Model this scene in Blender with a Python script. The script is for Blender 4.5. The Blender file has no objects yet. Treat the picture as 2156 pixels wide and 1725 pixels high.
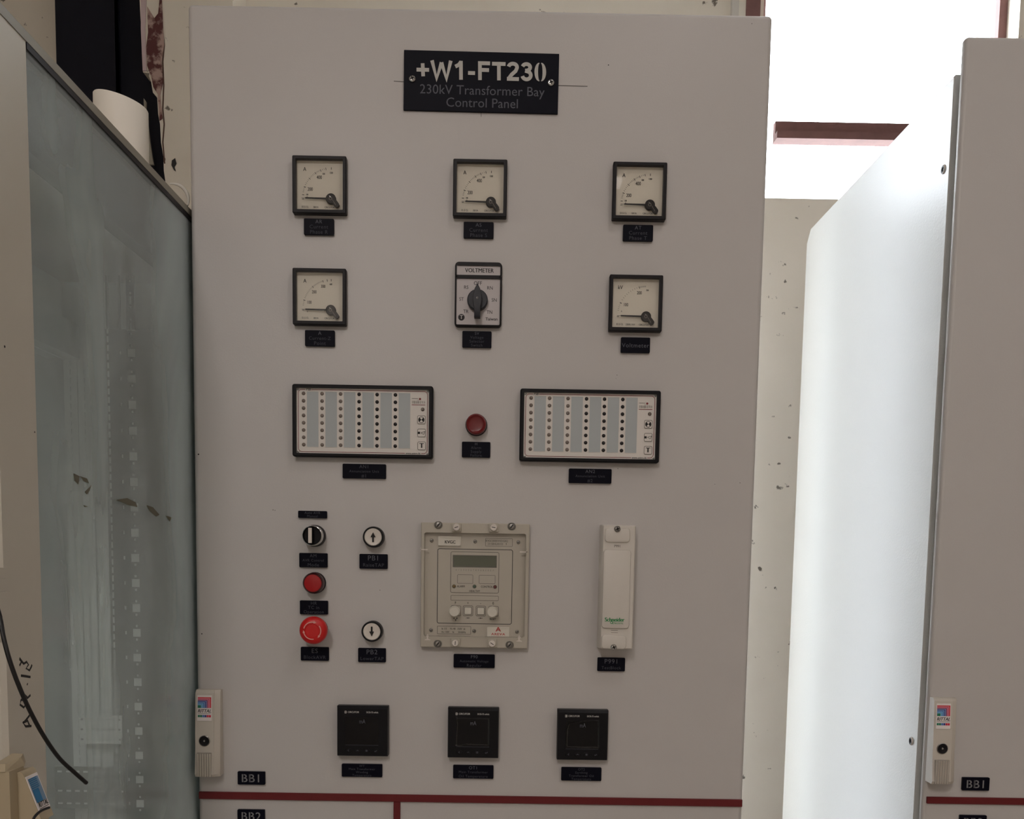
import bpy, bmesh, math, random
from mathutils import Matrix, Vector
random.seed(7)
SC = bpy.context.scene
COL = SC.collection

# ------------------------------------------------------------------ camera
F, CX, CY = 2156.0, 1078.0, 1376.25            # focal length and principal point for the 2156 x 1725 frame
CAM_Y, CAM_Z = -1.437, 1.40
R = ((0.99985968, -0.00461627, 0.01610332),
     (0.01557944, -0.09705711, -0.99515607),
     (0.00615685, 0.99526811, -0.09697978))    # world -> camera (right, down, forward)
cam = bpy.data.objects.new('camera', bpy.data.cameras.new('camera'))
COL.objects.link(cam)
cam.data.sensor_width = 36.0
cam.data.lens = F / 2156.0 * 36.0
cam.data.shift_y = (CY - 862.5) / 2156.0
cam.data.clip_start = 0.02
cam.matrix_world = Matrix(((R[0][0], -R[1][0], -R[2][0], 0.0),
                           (R[0][1], -R[1][1], -R[2][1], CAM_Y),
                           (R[0][2], -R[1][2], -R[2][2], CAM_Z),
                           (0, 0, 0, 1)))
SC.camera = cam

# ------------------------------------------------------------------ light and exposure
vs = SC.view_settings
vs.view_transform = 'Standard'
vs.look = 'None'
vs.gamma = 1.0
vs.exposure = -0.05
SKY = 15.0
LAMP_KEY, LAMP_FAR, FILL_RIGHT, FILL_LEFT = 9.2, 2.5, 5.5, 33.0
world = bpy.data.worlds.new('sky')
SC.world = world
world.use_nodes = True
bg = world.node_tree.nodes['Background']
bg.inputs['Color'].default_value = (0.86, 0.93, 1.0, 1)
bg.inputs['Strength'].default_value = SKY


# ------------------------------------------------------------------ point on a plane of constant depth / of constant x
def _ray(u, v):
    c = ((u - CX) / F, (v - CY) / F, 1.0)
    return [sum(R[k][i] * c[k] for k in range(3)) for i in range(3)]


def W(u, v, Y=0.0):
    d = _ray(u, v)
    t = (Y - CAM_Y) / d[1]
    return d[0] * t, d[2] * t + CAM_Z


def WX(u, v, X):
    d = _ray(u, v)
    t = X / d[0]
    return d[1] * t + CAM_Y, d[2] * t + CAM_Z


# ------------------------------------------------------------------ materials
MATS = {}


def lin(c):
    return tuple(((x / 255.0) / 12.92 if x / 255.0 <= 0.04045 else ((x / 255.0 + 0.055) / 1.055) ** 2.4) for x in c)


def mat(name, rgb, rough=0.5, metal=0.0, spec=0.5, noise=0.0, nscale=8.0, bump=0.0, bscale=400.0, emit=None, coat=0.0):
    if name in MATS:
        return MATS[name]
    m = bpy.data.materials.new(name)
    m.use_nodes = True
    nt = m.node_tree
    b = nt.nodes['Principled BSDF']
    col = lin(rgb) + (1,)
    b.inputs['Base Color'].default_value = col
    b.inputs['Roughness'].default_value = rough
    b.inputs['Metallic'].default_value = metal
    b.inputs['Specular IOR Level'].default_value = spec
    if coat:
        b.inputs['Coat Weight'].default_value = coat
    tc = nt.nodes.new('ShaderNodeTexCoord')
    if noise > 0:
        n = nt.nodes.new('ShaderNodeTexNoise')
        n.inputs['Scale'].default_value = nscale
        n.inputs['Detail'].default_value = 5
        nt.links.new(tc.outputs['Object'], n.inputs['Vector'])
        mx = nt.nodes.new('ShaderNodeMix')
        mx.data_type = 'RGBA'
        mx.inputs[6].default_value = tuple(c * (1 - noise) for c in col[:3]) + (1,)
        mx.inputs[7].default_value = tuple(min(1, c * (1 + noise)) for c in col[:3]) + (1,)
        nt.links.new(n.outputs['Fac'], mx.inputs[0])
        nt.links.new(mx.outputs[2], b.inputs['Base Color'])
    if bump > 0:
        n2 = nt.nodes.new('ShaderNodeTexNoise')
        n2.inputs['Scale'].default_value = bscale
        n2.inputs['Detail'].default_value = 2
        nt.links.new(tc.outputs['Object'], n2.inputs['Vector'])
        bp = nt.nodes.new('ShaderNodeBump')
        bp.inputs['Strength'].default_value = bump
        bp.inputs['Distance'].default_value = 0.001
        nt.links.new(n2.outputs['Fac'], bp.inputs['Height'])
        nt.links.new(bp.outputs['Normal'], b.inputs['Normal'])
    if emit:
        b.inputs['Emission Color'].default_value = (1.0, 0.92, 0.88, 1)
        b.inputs['Emission Strength'].default_value = emit
    MATS[name] = m
    return m


def glass(name, tint=(1, 1, 1), rough=0.02, ior=1.45, dirt_haze=0.0, streak=False):
    m = bpy.data.materials.new(name)
    m.use_nodes = True
    nt = m.node_tree
    N, L = nt.nodes, nt.links
    N.clear()
    out = N.new('ShaderNodeOutputMaterial')
    tr = N.new('ShaderNodeBsdfTransparent')
    tr.inputs['Color'].default_value = tuple(tint) + (1,)
    gl = N.new('ShaderNodeBsdfGlossy')
    gl.inputs['Roughness'].default_value = rough
    fr = N.new('ShaderNodeFresnel')
    geo = N.new('ShaderNodeNewGeometry')
    mr = N.new('ShaderNodeMapRange')                  # same reflectance from both sides of the thin sheet
    mr.inputs['To Min'].default_value = ior
    mr.inputs['To Max'].default_value = 1.0 / ior
    L.new(geo.outputs['Backfacing'], mr.inputs['Value'])
    L.new(mr.outputs[0], fr.inputs['IOR'])
    mx = N.new('ShaderNodeMixShader')
    L.new(fr.outputs[0], mx.inputs[0])
    L.new(tr.outputs[0], mx.inputs[1])
    L.new(gl.outputs[0], mx.inputs[2])
    last = mx
    if dirt_haze > 0:
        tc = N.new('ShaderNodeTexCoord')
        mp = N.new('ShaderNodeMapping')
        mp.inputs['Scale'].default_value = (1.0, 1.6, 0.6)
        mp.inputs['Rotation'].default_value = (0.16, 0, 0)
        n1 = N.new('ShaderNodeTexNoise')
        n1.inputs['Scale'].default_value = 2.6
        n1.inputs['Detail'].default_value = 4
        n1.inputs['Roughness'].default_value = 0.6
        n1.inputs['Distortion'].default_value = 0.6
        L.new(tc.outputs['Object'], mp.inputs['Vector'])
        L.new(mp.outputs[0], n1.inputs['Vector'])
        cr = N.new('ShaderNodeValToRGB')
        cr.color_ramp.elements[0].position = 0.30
        cr.color_ramp.elements[0].color = (dirt_haze * 0.35,) * 3 + (1,)
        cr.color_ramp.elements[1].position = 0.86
        cr.color_ramp.elements[1].color = (dirt_haze * 2.6,) * 3 + (1,)
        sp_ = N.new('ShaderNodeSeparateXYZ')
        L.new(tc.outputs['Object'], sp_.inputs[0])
        sm = N.new('ShaderNodeMapRange')                  # reflection haze painted whitish onto the far end of the pane
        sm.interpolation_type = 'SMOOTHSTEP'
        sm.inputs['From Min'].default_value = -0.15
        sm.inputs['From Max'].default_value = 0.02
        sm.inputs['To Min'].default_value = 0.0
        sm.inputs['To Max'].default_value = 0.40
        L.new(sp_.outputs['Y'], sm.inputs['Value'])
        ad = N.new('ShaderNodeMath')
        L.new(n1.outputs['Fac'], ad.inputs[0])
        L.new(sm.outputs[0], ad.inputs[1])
        sz = N.new('ShaderNodeMapRange')                  # painted haze thins toward the top, leaving the lower pane brighter
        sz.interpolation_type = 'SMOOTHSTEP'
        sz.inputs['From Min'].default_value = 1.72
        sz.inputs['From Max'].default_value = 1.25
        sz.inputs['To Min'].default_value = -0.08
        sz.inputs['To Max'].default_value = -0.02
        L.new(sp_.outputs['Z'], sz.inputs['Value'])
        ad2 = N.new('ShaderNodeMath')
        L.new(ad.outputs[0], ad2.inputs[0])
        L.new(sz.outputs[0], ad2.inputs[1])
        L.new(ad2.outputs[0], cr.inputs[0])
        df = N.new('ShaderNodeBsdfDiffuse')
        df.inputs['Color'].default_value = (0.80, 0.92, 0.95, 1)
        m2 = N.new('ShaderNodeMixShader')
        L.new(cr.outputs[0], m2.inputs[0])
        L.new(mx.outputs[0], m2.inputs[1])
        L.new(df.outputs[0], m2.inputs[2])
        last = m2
    L.new(last.outputs[0], out.inputs['Surface'])
    MATS[name] = m
    return m


PAINT = mat('light_grey_powder_coat', (198, 194, 192), 0.42, noise=0.025, nscale=3.0, bump=0.10, bscale=420)
PAINT_R = mat('glossy_grey_powder_coat', (198, 198, 194), 0.30, noise=0.02, nscale=3.0, bump=0.22, bscale=380)
PAINT_OLD = mat('aged_beige_grey_paint', (206, 200, 188), 0.45, noise=0.05, nscale=5.0, bump=0.08, bscale=400)
SEAL = mat('dark_rubber_seal', (70, 70, 72), 0.8)
BLACK = mat('black_plastic', (25, 23, 27), 0.45, spec=0.25)
BLACK2 = mat('deep_black_plastic', (15, 15, 20), 0.40, spec=0.22)
PLATE = mat('black_engraving_laminate', (10, 11, 25), 0.45, spec=0.10)
PLATE_EDGE = mat('grey_laminate_core', (150, 150, 152), 0.6)
ENGR = mat('engraved_grey', (92, 94, 104), 0.7)
ENGR_DIM = mat('engraved_dim_grey', (68, 70, 80), 0.7)
ENGR_B = mat('engraved_light_grey', (196, 194, 190), 0.6)
DIAL = mat('dial_cream_white', (226, 219, 204), 0.6)
WHITE = mat('white_plastic', (222, 214, 206), 0.4)
OFFWHITE = mat('relay_beige_plastic', (188, 181, 168), 0.45)
BEIGE_LT = mat('relay_tag_white', (222, 217, 205), 0.45)
TB = mat('test_block_white', (214, 208, 200), 0.4)
SILV = mat('brushed_plate_silver', (186, 180, 180), 0.45, metal=0.15)
CHROME = mat('chrome', (205, 205, 205), 0.18, metal=1.0)
STEEL = mat('zinc_screw', (150, 148, 145), 0.32, metal=1.0)
INK = mat('black_ink', (22, 20, 20), 0.6)
INK_G = mat('grey_ink', (96, 90, 84), 0.6)
INK_R = mat('dark_red_ink', (122, 28, 34), 0.6)
RED_LENS = mat('red_lens', (168, 16, 24), 0.25, spec=0.5)
RED_DK = mat('dark_red_lens_rim', (62, 6, 12), 0.22)
RED_BTN = mat('red_mushroom_plastic', (206, 22, 24), 0.38)
PINK = mat('pale_pink_print', (232, 170, 160), 0.5)
STRIPE = mat('dark_red_strip', (104, 12, 20), 0.5)
GREEN = mat('green_print', (30, 140, 76), 0.6)
RED_PR = mat('bright_red_print', (190, 30, 34), 0.6)
STRIP_GR = mat('pale_grey_label_strip', (178, 184, 186), 0.55)
FACE = mat('annunciator_white_foil', (226, 220, 214), 0.5)
LED_G = mat('grey_led_lens', (128, 116, 108), 0.3)
LED_K = mat('dark_led_lens', (24, 20, 24), 0.3)
LED_A = mat('amber_led', (120, 96, 44), 0.3)
LED_GR = mat('green_led', (70, 96, 80), 0.2)
LED_R = mat('red_led', (110, 26, 24), 0.3)
LCD = mat('green_grey_lcd', (76, 82, 62), 0.25)
RIM = mat('pale_rim_trim', (150, 146, 134), 0.5)
MARK = mat('black_marker', (20, 20, 22), 0.6)
CABLE = mat('black_cable_sheath', (18, 18, 20), 0.5)
ZINC = mat('zinc_frame', (160, 168, 165), 0.5, metal=0.1)
INNER = mat('inner_white_sheet', (238, 246, 245), 0.5)
DARKSHEET = mat('dark_grey_rail', (84, 82, 84), 0.6)
PAPER = mat('cream_paper', (252, 246, 236), 0.8)
CLEAR = glass('clear_cover')
FILM = glass('wrinkled_film', rough=0.12, ior=1.7)
DIRTY_HAZE = glass('dirty_hazed_greenish_glass', tint=(0.955, 0.985, 0.978), rough=0.22, dirt_haze=0.20)
PANE = glass('window_glass')


# ------------------------------------------------------------------ mesh building
def rr(w, h, r, y, n=4, cx=0.0, cz=0.0):
    r = max(min(r, w / 2 - 1e-6, h / 2 - 1e-6), 1e-6)
    pts = []
    for (sx, sz, a0) in ((1, 1, 0), (-1, 1, 90), (-1, -1, 180), (1, -1, 270)):
        for k in range(n + 1):
            a = math.radians(a0 + 90.0 * k / n)
            pts.append((cx + sx * (w / 2 - r) + r * math.cos(a), y, cz + sz * (h / 2 - r) + r * math.sin(a)))
    return pts


def circ(r, y, n=28, cx=0.0, cz=0.0):
    return [(cx + r * math.cos(2 * math.pi * k / n), y, cz + r * math.sin(2 * math.pi * k / n)) for k in range(n)]


_TXT = {}


def text_geo(s, size, bold=0.0, shear=0.0, align='CENTER', space=1.0):
    key = (s, size, bold, shear, align, space)
    if key not in _TXT:
        cu = bpy.data.curves.new('lettering_curve', 'FONT')
        cu.body = s
        cu.size = size
        cu.offset = bold
        cu.shear = shear
        cu.align_x = align
        cu.align_y = 'CENTER'
        cu.space_character = space
        cu.resolution_u = 3
        cu.fill_mode = 'FRONT'
        ob = bpy.data.objects.new('lettering_source', cu)
        me = ob.to_mesh()
        vs_ = [tuple(v.co) for v in me.vertices]
        fs_ = [tuple(p.vertices) for p in me.polygons]
        ob.to_mesh_clear()
        bpy.data.objects.remove(ob)
        bpy.data.curves.remove(cu)
        _TXT[key] = (vs_, fs_)
    return _TXT[key]


class MB:
    """collects solids into ONE mesh; local axes x right, y into the panel, z up"""

    def __init__(self):
        self.bm = bmesh.new()
        self.mats = []

    def mi(self, m):
        if m not in self.mats:
            self.mats.append(m)
        return self.mats.index(m)

    def loft(self, loops, m, cap0=True, cap1=True, closed=False):
        i = self.mi(m)
        vl = [[self.bm.verts.new(p) for p in lp] for lp in loops]
        n = len(vl[0])
        pairs = list(zip(vl[:-1], vl[1:]))
        if closed:
            pairs.append((vl[-1], vl[0]))
        for a, b in pairs:
            for k in range(n):
                f = self.bm.faces.new((a[k], a[(k + 1) % n], b[(k + 1) % n], b[k]))
                f.material_index = i
        if cap0 and not closed:
            self.bm.faces.new(vl[0]).material_index = i
        if cap1 and not closed:
            self.bm.faces.new(list(reversed(vl[-1]))).material_index = i
        return self

    def slab(self, m, w, h, yb, yf, r=0.001, c=0.0006, cx=0.0, cz=0.0, n=4):
        """rounded plate whose front (towards the viewer, smaller y) is chamfered"""
        lp = [rr(w, h, r, yb, n, cx, cz), rr(w, h, r, yf + c, n, cx, cz)]
        if c > 0:
            lp.append(rr(w - 2 * c, h - 2 * c, max(r - c, 1e-4), yf, n, cx, cz))
        return self.loft(lp, m)

    def frame(self, m, w, h, iw, ih, yb, yf, r=0.002, ri=0.001, c=0.0008, cx=0.0, cz=0.0, icx=None, icz=None, n=4):
        icx = cx if icx is None else icx
        icz = cz if icz is None else icz
        return self.loft([rr(w, h, r, yb, n, cx, cz), rr(w, h, r, yf + c, n, cx, cz), rr(w - 2 * c, h - 2 * c, max(r - c, 1e-4), yf, n, cx, cz),
                          rr(iw, ih, ri, yf, n, icx, icz), rr(iw, ih, ri, yb, n, icx, icz)], m, closed=True)

    def outline(self, m, w, h, t, y, r=0.002, cx=0.0, cz=0.0, n=4):
        a, b = rr(w, h, r, y, n, cx, cz), rr(w - 2 * t, h - 2 * t, max(r - t, 1e-4), y, n, cx, cz)
        return self.loft([a, b], m, False, False)

    def lathe(self, m, prof, cx=0.0, cz=0.0, n=28, cap0=True, cap1=True):
        return self.loft([circ(r, y, n, cx, cz) for r, y in prof], m, cap0, cap1)

    def ring(self, m, r0, r1, y0, y1, cx=0.0, cz=0.0, n=28):
        return self.loft([circ(r0, y0, n, cx, cz), circ(r0, y1, n, cx, cz), circ(r1, y1, n, cx, cz), circ(r1, y0, n, cx, cz)], m, closed=True)

    def disc(self, m, r, y, cx=0.0, cz=0.0, n=20):
        i = self.mi(m)
        self.bm.faces.new([self.bm.verts.new(p) for p in reversed(circ(r, y, n, cx, cz))]).material_index = i
        return self

    def poly(self, m, pts, y0, y1=None):
        """2D polygon (x, z) as flat print at y0, or extruded between y0 and y1"""
        if y1 is None:
            i = self.mi(m)
            f = self.bm.faces.new([self.bm.verts.new((x, y0, z)) for x, z in pts])
            f.material_index = i
            f.normal_update()
            if f.normal.y > 0:
                f.normal_flip()
            return self
        return self.loft([[(x, y0, z) for x, z in pts], [(x, y1, z) for x, z in pts]], m)

    def rect(self, m, w, h, y, cx=0.0, cz=0.0):
        return self.poly(m, [(cx - w / 2, cz - h / 2), (cx + w / 2, cz - h / 2), (cx + w / 2, cz + h / 2), (cx - w / 2, cz + h / 2)], y)

    def line(self, m, a, b, t, y):
        dx, dz = b[0] - a[0], b[1] - a[1]
        L = math.hypot(dx, dz) or 1e-9
        nx, nz = -dz / L * t / 2, dx / L * t / 2
        return self.poly(m, [(a[0] + nx, a[1] + nz), (b[0] + nx, b[1] + nz), (b[0] - nx, b[1] - nz), (a[0] - nx, a[1] - nz)], y)

    def box(self, m, x0, x1, y0, y1, z0, z1):
        return self.loft([[(x0, y0, z0), (x1, y0, z0), (x1, y0, z1), (x0, y0, z1)], [(x0, y1, z0), (x1, y1, z0), (x1, y1, z1), (x0, y1, z1)]], m)

    def tube(self, m, pts, r, n=10):
        loops = []
        for k, p in enumerate(pts):
            p = Vector(p)
            d = (Vector(pts[min(k + 1, len(pts) - 1)]) - Vector(pts[max(k - 1, 0)])).normalized()
            up = Vector((0, 0, 1)) if abs(d.z) < 0.95 else Vector((1, 0, 0))
            a = d.cross(up).normalized()
            b = d.cross(a)
            rad = r[k] if isinstance(r, (list, tuple)) else r
            loops.append([tuple(p + a * (rad * math.cos(2 * math.pi * j / n)) + b * (rad * math.sin(2 * math.pi * j / n))) for j in range(n)])
        return self.loft(loops, m)

    def text(self, m, s, size, y, cx=0.0, cz=0.0, bold=0.0, shear=0.0, sx=1.0, align='CENTER', rot=0.0, space=1.0):
        if bold > 0:
            self.text(m, s, size, y - 0.00004, cx + bold * 0.9, cz, 0.0, shear, sx, align, rot, space)
            cx -= bold * 0.9
        i = self.mi(m)
        v, f = text_geo(s, size, 0.0, shear, align, space)
        ca, sa = math.cos(rot), math.sin(rot)
        vv = [self.bm.verts.new((cx + ca * p[0] * sx - sa * p[1], y, cz + sa * p[0] * sx + ca * p[1])) for p in v]
        for q in f:
            try:
                self.bm.faces.new([vv[k] for k in q]).material_index = i
            except ValueError:
                pass
        return self

    def cross_screw(self, r, yb, yf, cx=0.0, cz=0.0, m=None, slot='cross', rot=0.4):
        m = m or STEEL
        self.lathe(m, [(r, yb), (r, yf + r * 0.35), (r * 0.75, yf + r * 0.08), (r * 0.3, yf)], cx, cz, 18)
        ca, sa = math.cos(rot), math.sin(rot)
        t = r * 0.22
        L = r * 0.62
        for k in range(2 if slot == 'cross' else 1):
            dx, dz = (ca, sa) if k == 0 else (-sa, ca)
            self.line(INK, (cx - dx * L, cz - dz * L), (cx + dx * L, cz + dz * L), t * 1.6, yf - 0.00012)
        return self

    def build(self, name, parent=None, xform=None, flat=False):
        bm = self.bm
        if xform is not None:
            bm.transform(xform)
        bmesh.ops.recalc_face_normals(bm, faces=[f for f in bm.faces if any(not e.is_boundary for e in f.edges)])
        me = bpy.data.meshes.new(name)
        for f in bm.faces:
            f.smooth = not flat
        bm.to_mesh(me)
        bm.free()
        for m in self.mats:
            me.materials.append(m)
        if not flat:
            me.set_sharp_from_angle(angle=math.radians(34))
        o = bpy.data.objects.new(name, me)
        COL.objects.link(o)
        if parent is not None:
            o.parent = parent
        return o


def tag(o, label, cat, group=None):
    o['label'] = label
    o['category'] = cat
    if group:
        o['group'] = group
    return o


def thing(name, label, cat, x, z, y=0.0, group=None):
    o = bpy.data.objects.new(name, None)
    o.empty_display_size = 0.02
    COL.objects.link(o)
    o.location = (x, y, z)
    return tag(o, label, cat, group)


def structure(o):
    o['kind'] = 'structure'
    return o


class At:
    """measures a picture position on the device at depth y and returns it relative to the device's own origin"""

    def __init__(self, u, v, y):
        self.y = y
        self.x, self.z = W(u, v, y)

    def __call__(self, u, v, y=None):
        x, z = W(u, v, self.y if y is None else y)
        return x - self.x, z - self.z


# ------------------------------------------------------------------ the room
WALL_Y = 0.95
X0, X1, Y0, ZC = -2.6, 2.8, -4.6, 3.3


def plaster():
    m = mat('old_cream_plaster', (212, 203, 188), 0.85, bump=0.25, bscale=60)
    nt = m.node_tree
    b = nt.nodes['Principled BSDF']
    tc = nt.nodes.new('ShaderNodeTexCoord')
    n = nt.nodes.new('ShaderNodeTexNoise')
    n.inputs['Scale'].default_value = 38
    n.inputs['Detail'].default_value = 8
    n2 = nt.nodes.new('ShaderNodeTexNoise')
    n2.inputs['Scale'].default_value = 5
    n2.inputs['Detail'].default_value = 4
    nt.links.new(tc.outputs['Object'], n.inputs['Vector'])
    nt.links.new(tc.outputs['Object'], n2.inputs['Vector'])
    cr = nt.nodes.new('ShaderNodeValToRGB')
    cr.color_ramp.elements[0].position = 0.30
    cr.color_ramp.elements[0].color = lin((120, 112, 102)) + (1,)
    cr.color_ramp.elements[1].position = 0.335
    cr.color_ramp.elements[1].color = lin((232, 225, 212)) + (1,)
    nt.links.new(n.outputs['Fac'], cr.inputs[0])
    mx = nt.nodes.new('ShaderNodeMix')
    mx.data_type = 'RGBA'
    mx.blend_type = 'MULTIPLY'
    mx.inputs[0].default_value = 1.0
    c2 = nt.nodes.new('ShaderNodeValToRGB')
    c2.color_ramp.elements[0].color = (0.86, 0.84, 0.82, 1)
    c2.color_ramp.elements[1].color = (1, 1, 1, 1)
    nt.links.new(n2.outputs['Fac'], c2.inputs[0])
    nt.links.new(cr.outputs[0], mx.inputs[6])
    nt.links.new(c2.outputs[0], mx.inputs[7])
    nt.links.new(mx.outputs[2], b.inputs['Base Color'])
    return m


PLAST = plaster()
ROOMW = mat('room_wall_paint', (214, 207, 196), 0.85, noise=0.06, nscale=1.5)
FLOORM = mat('grey_floor_screed', (168, 162, 154), 0.7, noise=0.12, nscale=4)
CEIL = mat('ceiling_white', (205, 200, 192), 0.9, noise=0.03, nscale=2)
BROWN = mat('rusty_brown_steel', (120, 84, 80), 0.7, noise=0.25, nscale=40, bump=0.3, bscale=90)
BLACKST = mat('black_painted_steel', (15, 16, 28), 0.6, spec=0.2, noise=0.15, nscale=30)
REDP = mat('flaking_red_primer', (150, 128, 120), 0.9, bump=0.6, bscale=80)


def flaking(m):
    nt = m.node_tree
    tc = nt.nodes.new('ShaderNodeTexCoord')
    n = nt.nodes.new('ShaderNodeTexNoise')
    n.inputs['Scale'].default_value = 26
    n.inputs['Detail'].default_value = 9
    n.inputs['Roughness'].default_value = 0.65
    nt.links.new(tc.outputs['Object'], n.inputs['Vector'])
    cr = nt.nodes.new('ShaderNodeValToRGB')
    cr.color_ramp.elements[0].position = 0.47
    cr.color_ramp.elements[0].color = lin((92, 52, 52)) + (1,)
    cr.color_ramp.elements[1].position = 0.56
    cr.color_ramp.elements[1].color = lin((178, 152, 142)) + (1,)
    nt.links.new(n.outputs['Fac'], cr.inputs[0])
    nt.links.new(cr.outputs[0], nt.nodes['Principled BSDF'].inputs['Base Color'])


flaking(REDP)

structure(MB().box(FLOORM, X0, X1, Y0, WALL_Y + 0.1, -0.1, 0.0).build('floor', flat=True))
structure(MB().box(CEIL, X0, X1, Y0, WALL_Y + 0.1, ZC, ZC + 0.1).build('ceiling', flat=True))
structure(MB().box(ROOMW, X0 - 0.1, X0, Y0, WALL_Y + 0.2, 0, ZC).build('wall_left', flat=True))
structure(MB().box(ROOMW, X1, X1 + 0.1, Y0, WALL_Y + 0.2, 0, ZC).build('wall_right', flat=True))
structure(MB().box(ROOMW, X0 - 0.1, X1 + 0.1, Y0 - 0.1, Y0, 0, ZC).build('wall_front', flat=True))

WIN_Z0, WIN_Z1 = 2.205, 3.15
W1X0, W1X1 = 0.548, 1.115
W2X0, W2X1, W2Z0, W2Z1 = -0.20, 0.325, 0.30, 2.56
COLX0, COLX1 = -1.012, -0.815
b = MB()
xs = [X0, W2X0, W2X1, W1X0, W1X1, X1]
zs = [0.0, W2Z0, WIN_Z0, W2Z1, WIN_Z1, ZC]
for i in range(len(xs) - 1):
    for j in range(len(zs) - 1):
        xa, xb, za, zb = xs[i], xs[i + 1], zs[j], zs[j + 1]
        xm, zm = (xa + xb) / 2, (za + zb) / 2
        if W1X0 < xm < W1X1 and WIN_Z0 < zm < WIN_Z1:
            continue
        if W2X0 < xm < W2X1 and W2Z0 < zm < W2Z1:
            continue
        b.box(PLAST, xa, xb, WALL_Y, WALL_Y + 0.22, za, zb)
structure(b.build('wall_back', flat=True))

# windows: steel frame, glazing bar, pane
def window(name, x0, x1, z0, z1, bar=None):
    fr = MB()
    t = 0.018
    fr.box(BROWN, x0, x0 + t, WALL_Y + 0.06, WALL_Y + 0.10, z0, z1)
    fr.box(BROWN, x1 - t, x1, WALL_Y + 0.06, WALL_Y + 0.10, z0, z1)
    fr.box(BROWN, x0, x1, WALL_Y + 0.06, WALL_Y + 0.10, z1 - t, z1)
    fr.box(BROWN, x0, x1, WALL_Y + 0.14, WALL_Y + 0.17, z0, z0 + t * 0.6)
    o = structure(fr.build(name, flat=True))
    MB().box(PANE, x0, x1, WALL_Y + 0.078, WALL_Y + 0.082, z0, z1).build('window_pane', o, flat=True)
    if bar:
        bb = MB()
        bb.box(BROWN, bar[0], x1 - t, WALL_Y + 0.03, WALL_Y + 0.05, bar[1], bar[2])
        bb.box(BROWN, bar[0], x1 - t, WALL_Y + 0.012, WALL_Y + 0.03, bar[1], bar[1] + (bar[2] - bar[1]) * 0.36)
        bb.build('glazing_bar', o, flat=True)
    return o


_bx, _bz1 = W(1633, 255, WALL_Y + 0.03)
_, _bz0 = W(1633, 297, WALL_Y + 0.03)
window('window_1', W1X0, W1X1, WIN_Z0, WIN_Z1, (_bx, _bz0, _bz1))
window('added_window', W2X0, W2X1, W2Z0, W2Z1)  # unseen window added behind the main cabinet to light the right side panel
# pale jamb strip with a brown steel edge beside the window, seen just over the panel
jx = [W(u, 15, WALL_Y - 0.01)[0] for u in (1540, 1554, 1570, 1600)]
b = MB()
b.box(CEIL, jx[0], jx[1], WALL_Y - 0.02, WALL_Y, 2.56, ZC)
b.box(mat('pale_plaster_strip', (226, 220, 208), 0.8), jx[1], jx[2], WALL_Y - 0.012, WALL_Y, 2.56, ZC)
b.box(BROWN, jx[2], jx[3], WALL_Y - 0.016, WALL_Y, 2.56, ZC)
structure(b.build('trim_1', flat=True))

# black steel column in the left corner with the broken plaster edge beside it
CY0 = WALL_Y - 0.10
pc = lambda u, v, y=CY0: W(u, v, y)
b = MB()
xa, xm_, xb = pc(117, 60)[0], pc(242, 60)[0], pc(352, 200)[0]
b.box(BLACKST, xa, xm_, CY0, CY0 + 0.02, 0, ZC)
b.box(BLACKST, xm_, xb, CY0 + 0.03, CY0 + 0.05, 0, ZC)
b.box(BLACKST, xm_ - 0.004, xm_, CY0 - 0.002, CY0 + 0.05, 0, ZC)
structure(b.build('steel_column', flat=True))
b = MB()
edge = [(296, -60), (294, 0), (297, 60), (299, 100), (301, 152), (311, 154), (318, 172), (322, 195), (331, 205), (333, 240), (337, 262), (339, 300),
        (344, 330), (345, 360), (348, 380), (350, 460), (352, 900)]
yp = CY0 - 0.012
lft = [W(u, v, yp) for u, v in edge]
rgt = [(W(402, 200, yp)[0] + 0.09, z) for x, z in lft]
lft[0] = (lft[0][0], ZC); rgt[0] = (rgt[0][0], ZC)
lft[-1] = (lft[-1][0], 0.0); rgt[-1] = (rgt[-1][0], 0.0)
b.loft([[(x, yp, z) for x, z in lft] + [(x, yp, z) for x, z in reversed(rgt)],
        [(x, WALL_Y, z) for x, z in lft] + [(x, WALL_Y, z) for x, z in reversed(rgt)]], PLAST)
structure(b.build('wall_corner', flat=True))
b = MB()
flake = [(311, 15), (326, 40), (334, 30), (337, 0), (340, -40), (344, 60), (346, 95), (341, 130), (344, 175), (338, 200), (343, 250), (337, 255), (333, 200), (324, 185), (320, 165), (311, 140), (309, 100), (313, 70)]
b.poly(REDP, [W(u, v, yp) for u, v in flake], yp - 0.001, yp - 0.0035)
chips = [[(362, 338), (369, 333), (372, 345), (368, 352), (371, 362), (366, 358), (361, 348)]]
for c in chips:
    b.poly(INK, [W(u, v, yp) for u, v in c], yp - 0.0006)
crk = [(340, 0), (342, 60), (346, 95), (343, 130), (345, 180), (343, 230), (346, 262), (343, 300), (347, 345)]
for p, q in zip(crk[:-1], crk[1:]):
    b.line(mat('crack_brown', (92, 70, 60), 0.9), W(*p, yp), W(*q, yp), 0.0030, yp - 0.0008)
b.build('trim_2', flat=True)['kind'] = 'structure'
b = MB()
pts = [(297, -40), (297, 60), (301, 150), (309, 150), (306, 60), (311, -40)]
b.poly(mat('pink_lime_wash', (196, 176, 178), 0.85), [W(u, v, yp) for u, v in pts], yp - 0.0002, yp - 0.0018)
frag = [(301, 205), (306, 212), (305, 240), (310, 262), (314, 295), (319, 330), (322, 345), (312, 345), (305, 300), (302, 240)]
b.poly(mat('loose_plaster', (150, 144, 132), 0.9), [W(u, v, yp) for u, v in frag], yp + 0.004, yp + 0.010)
b.build('trim_3', flat=True)['kind'] = 'structure'

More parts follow.
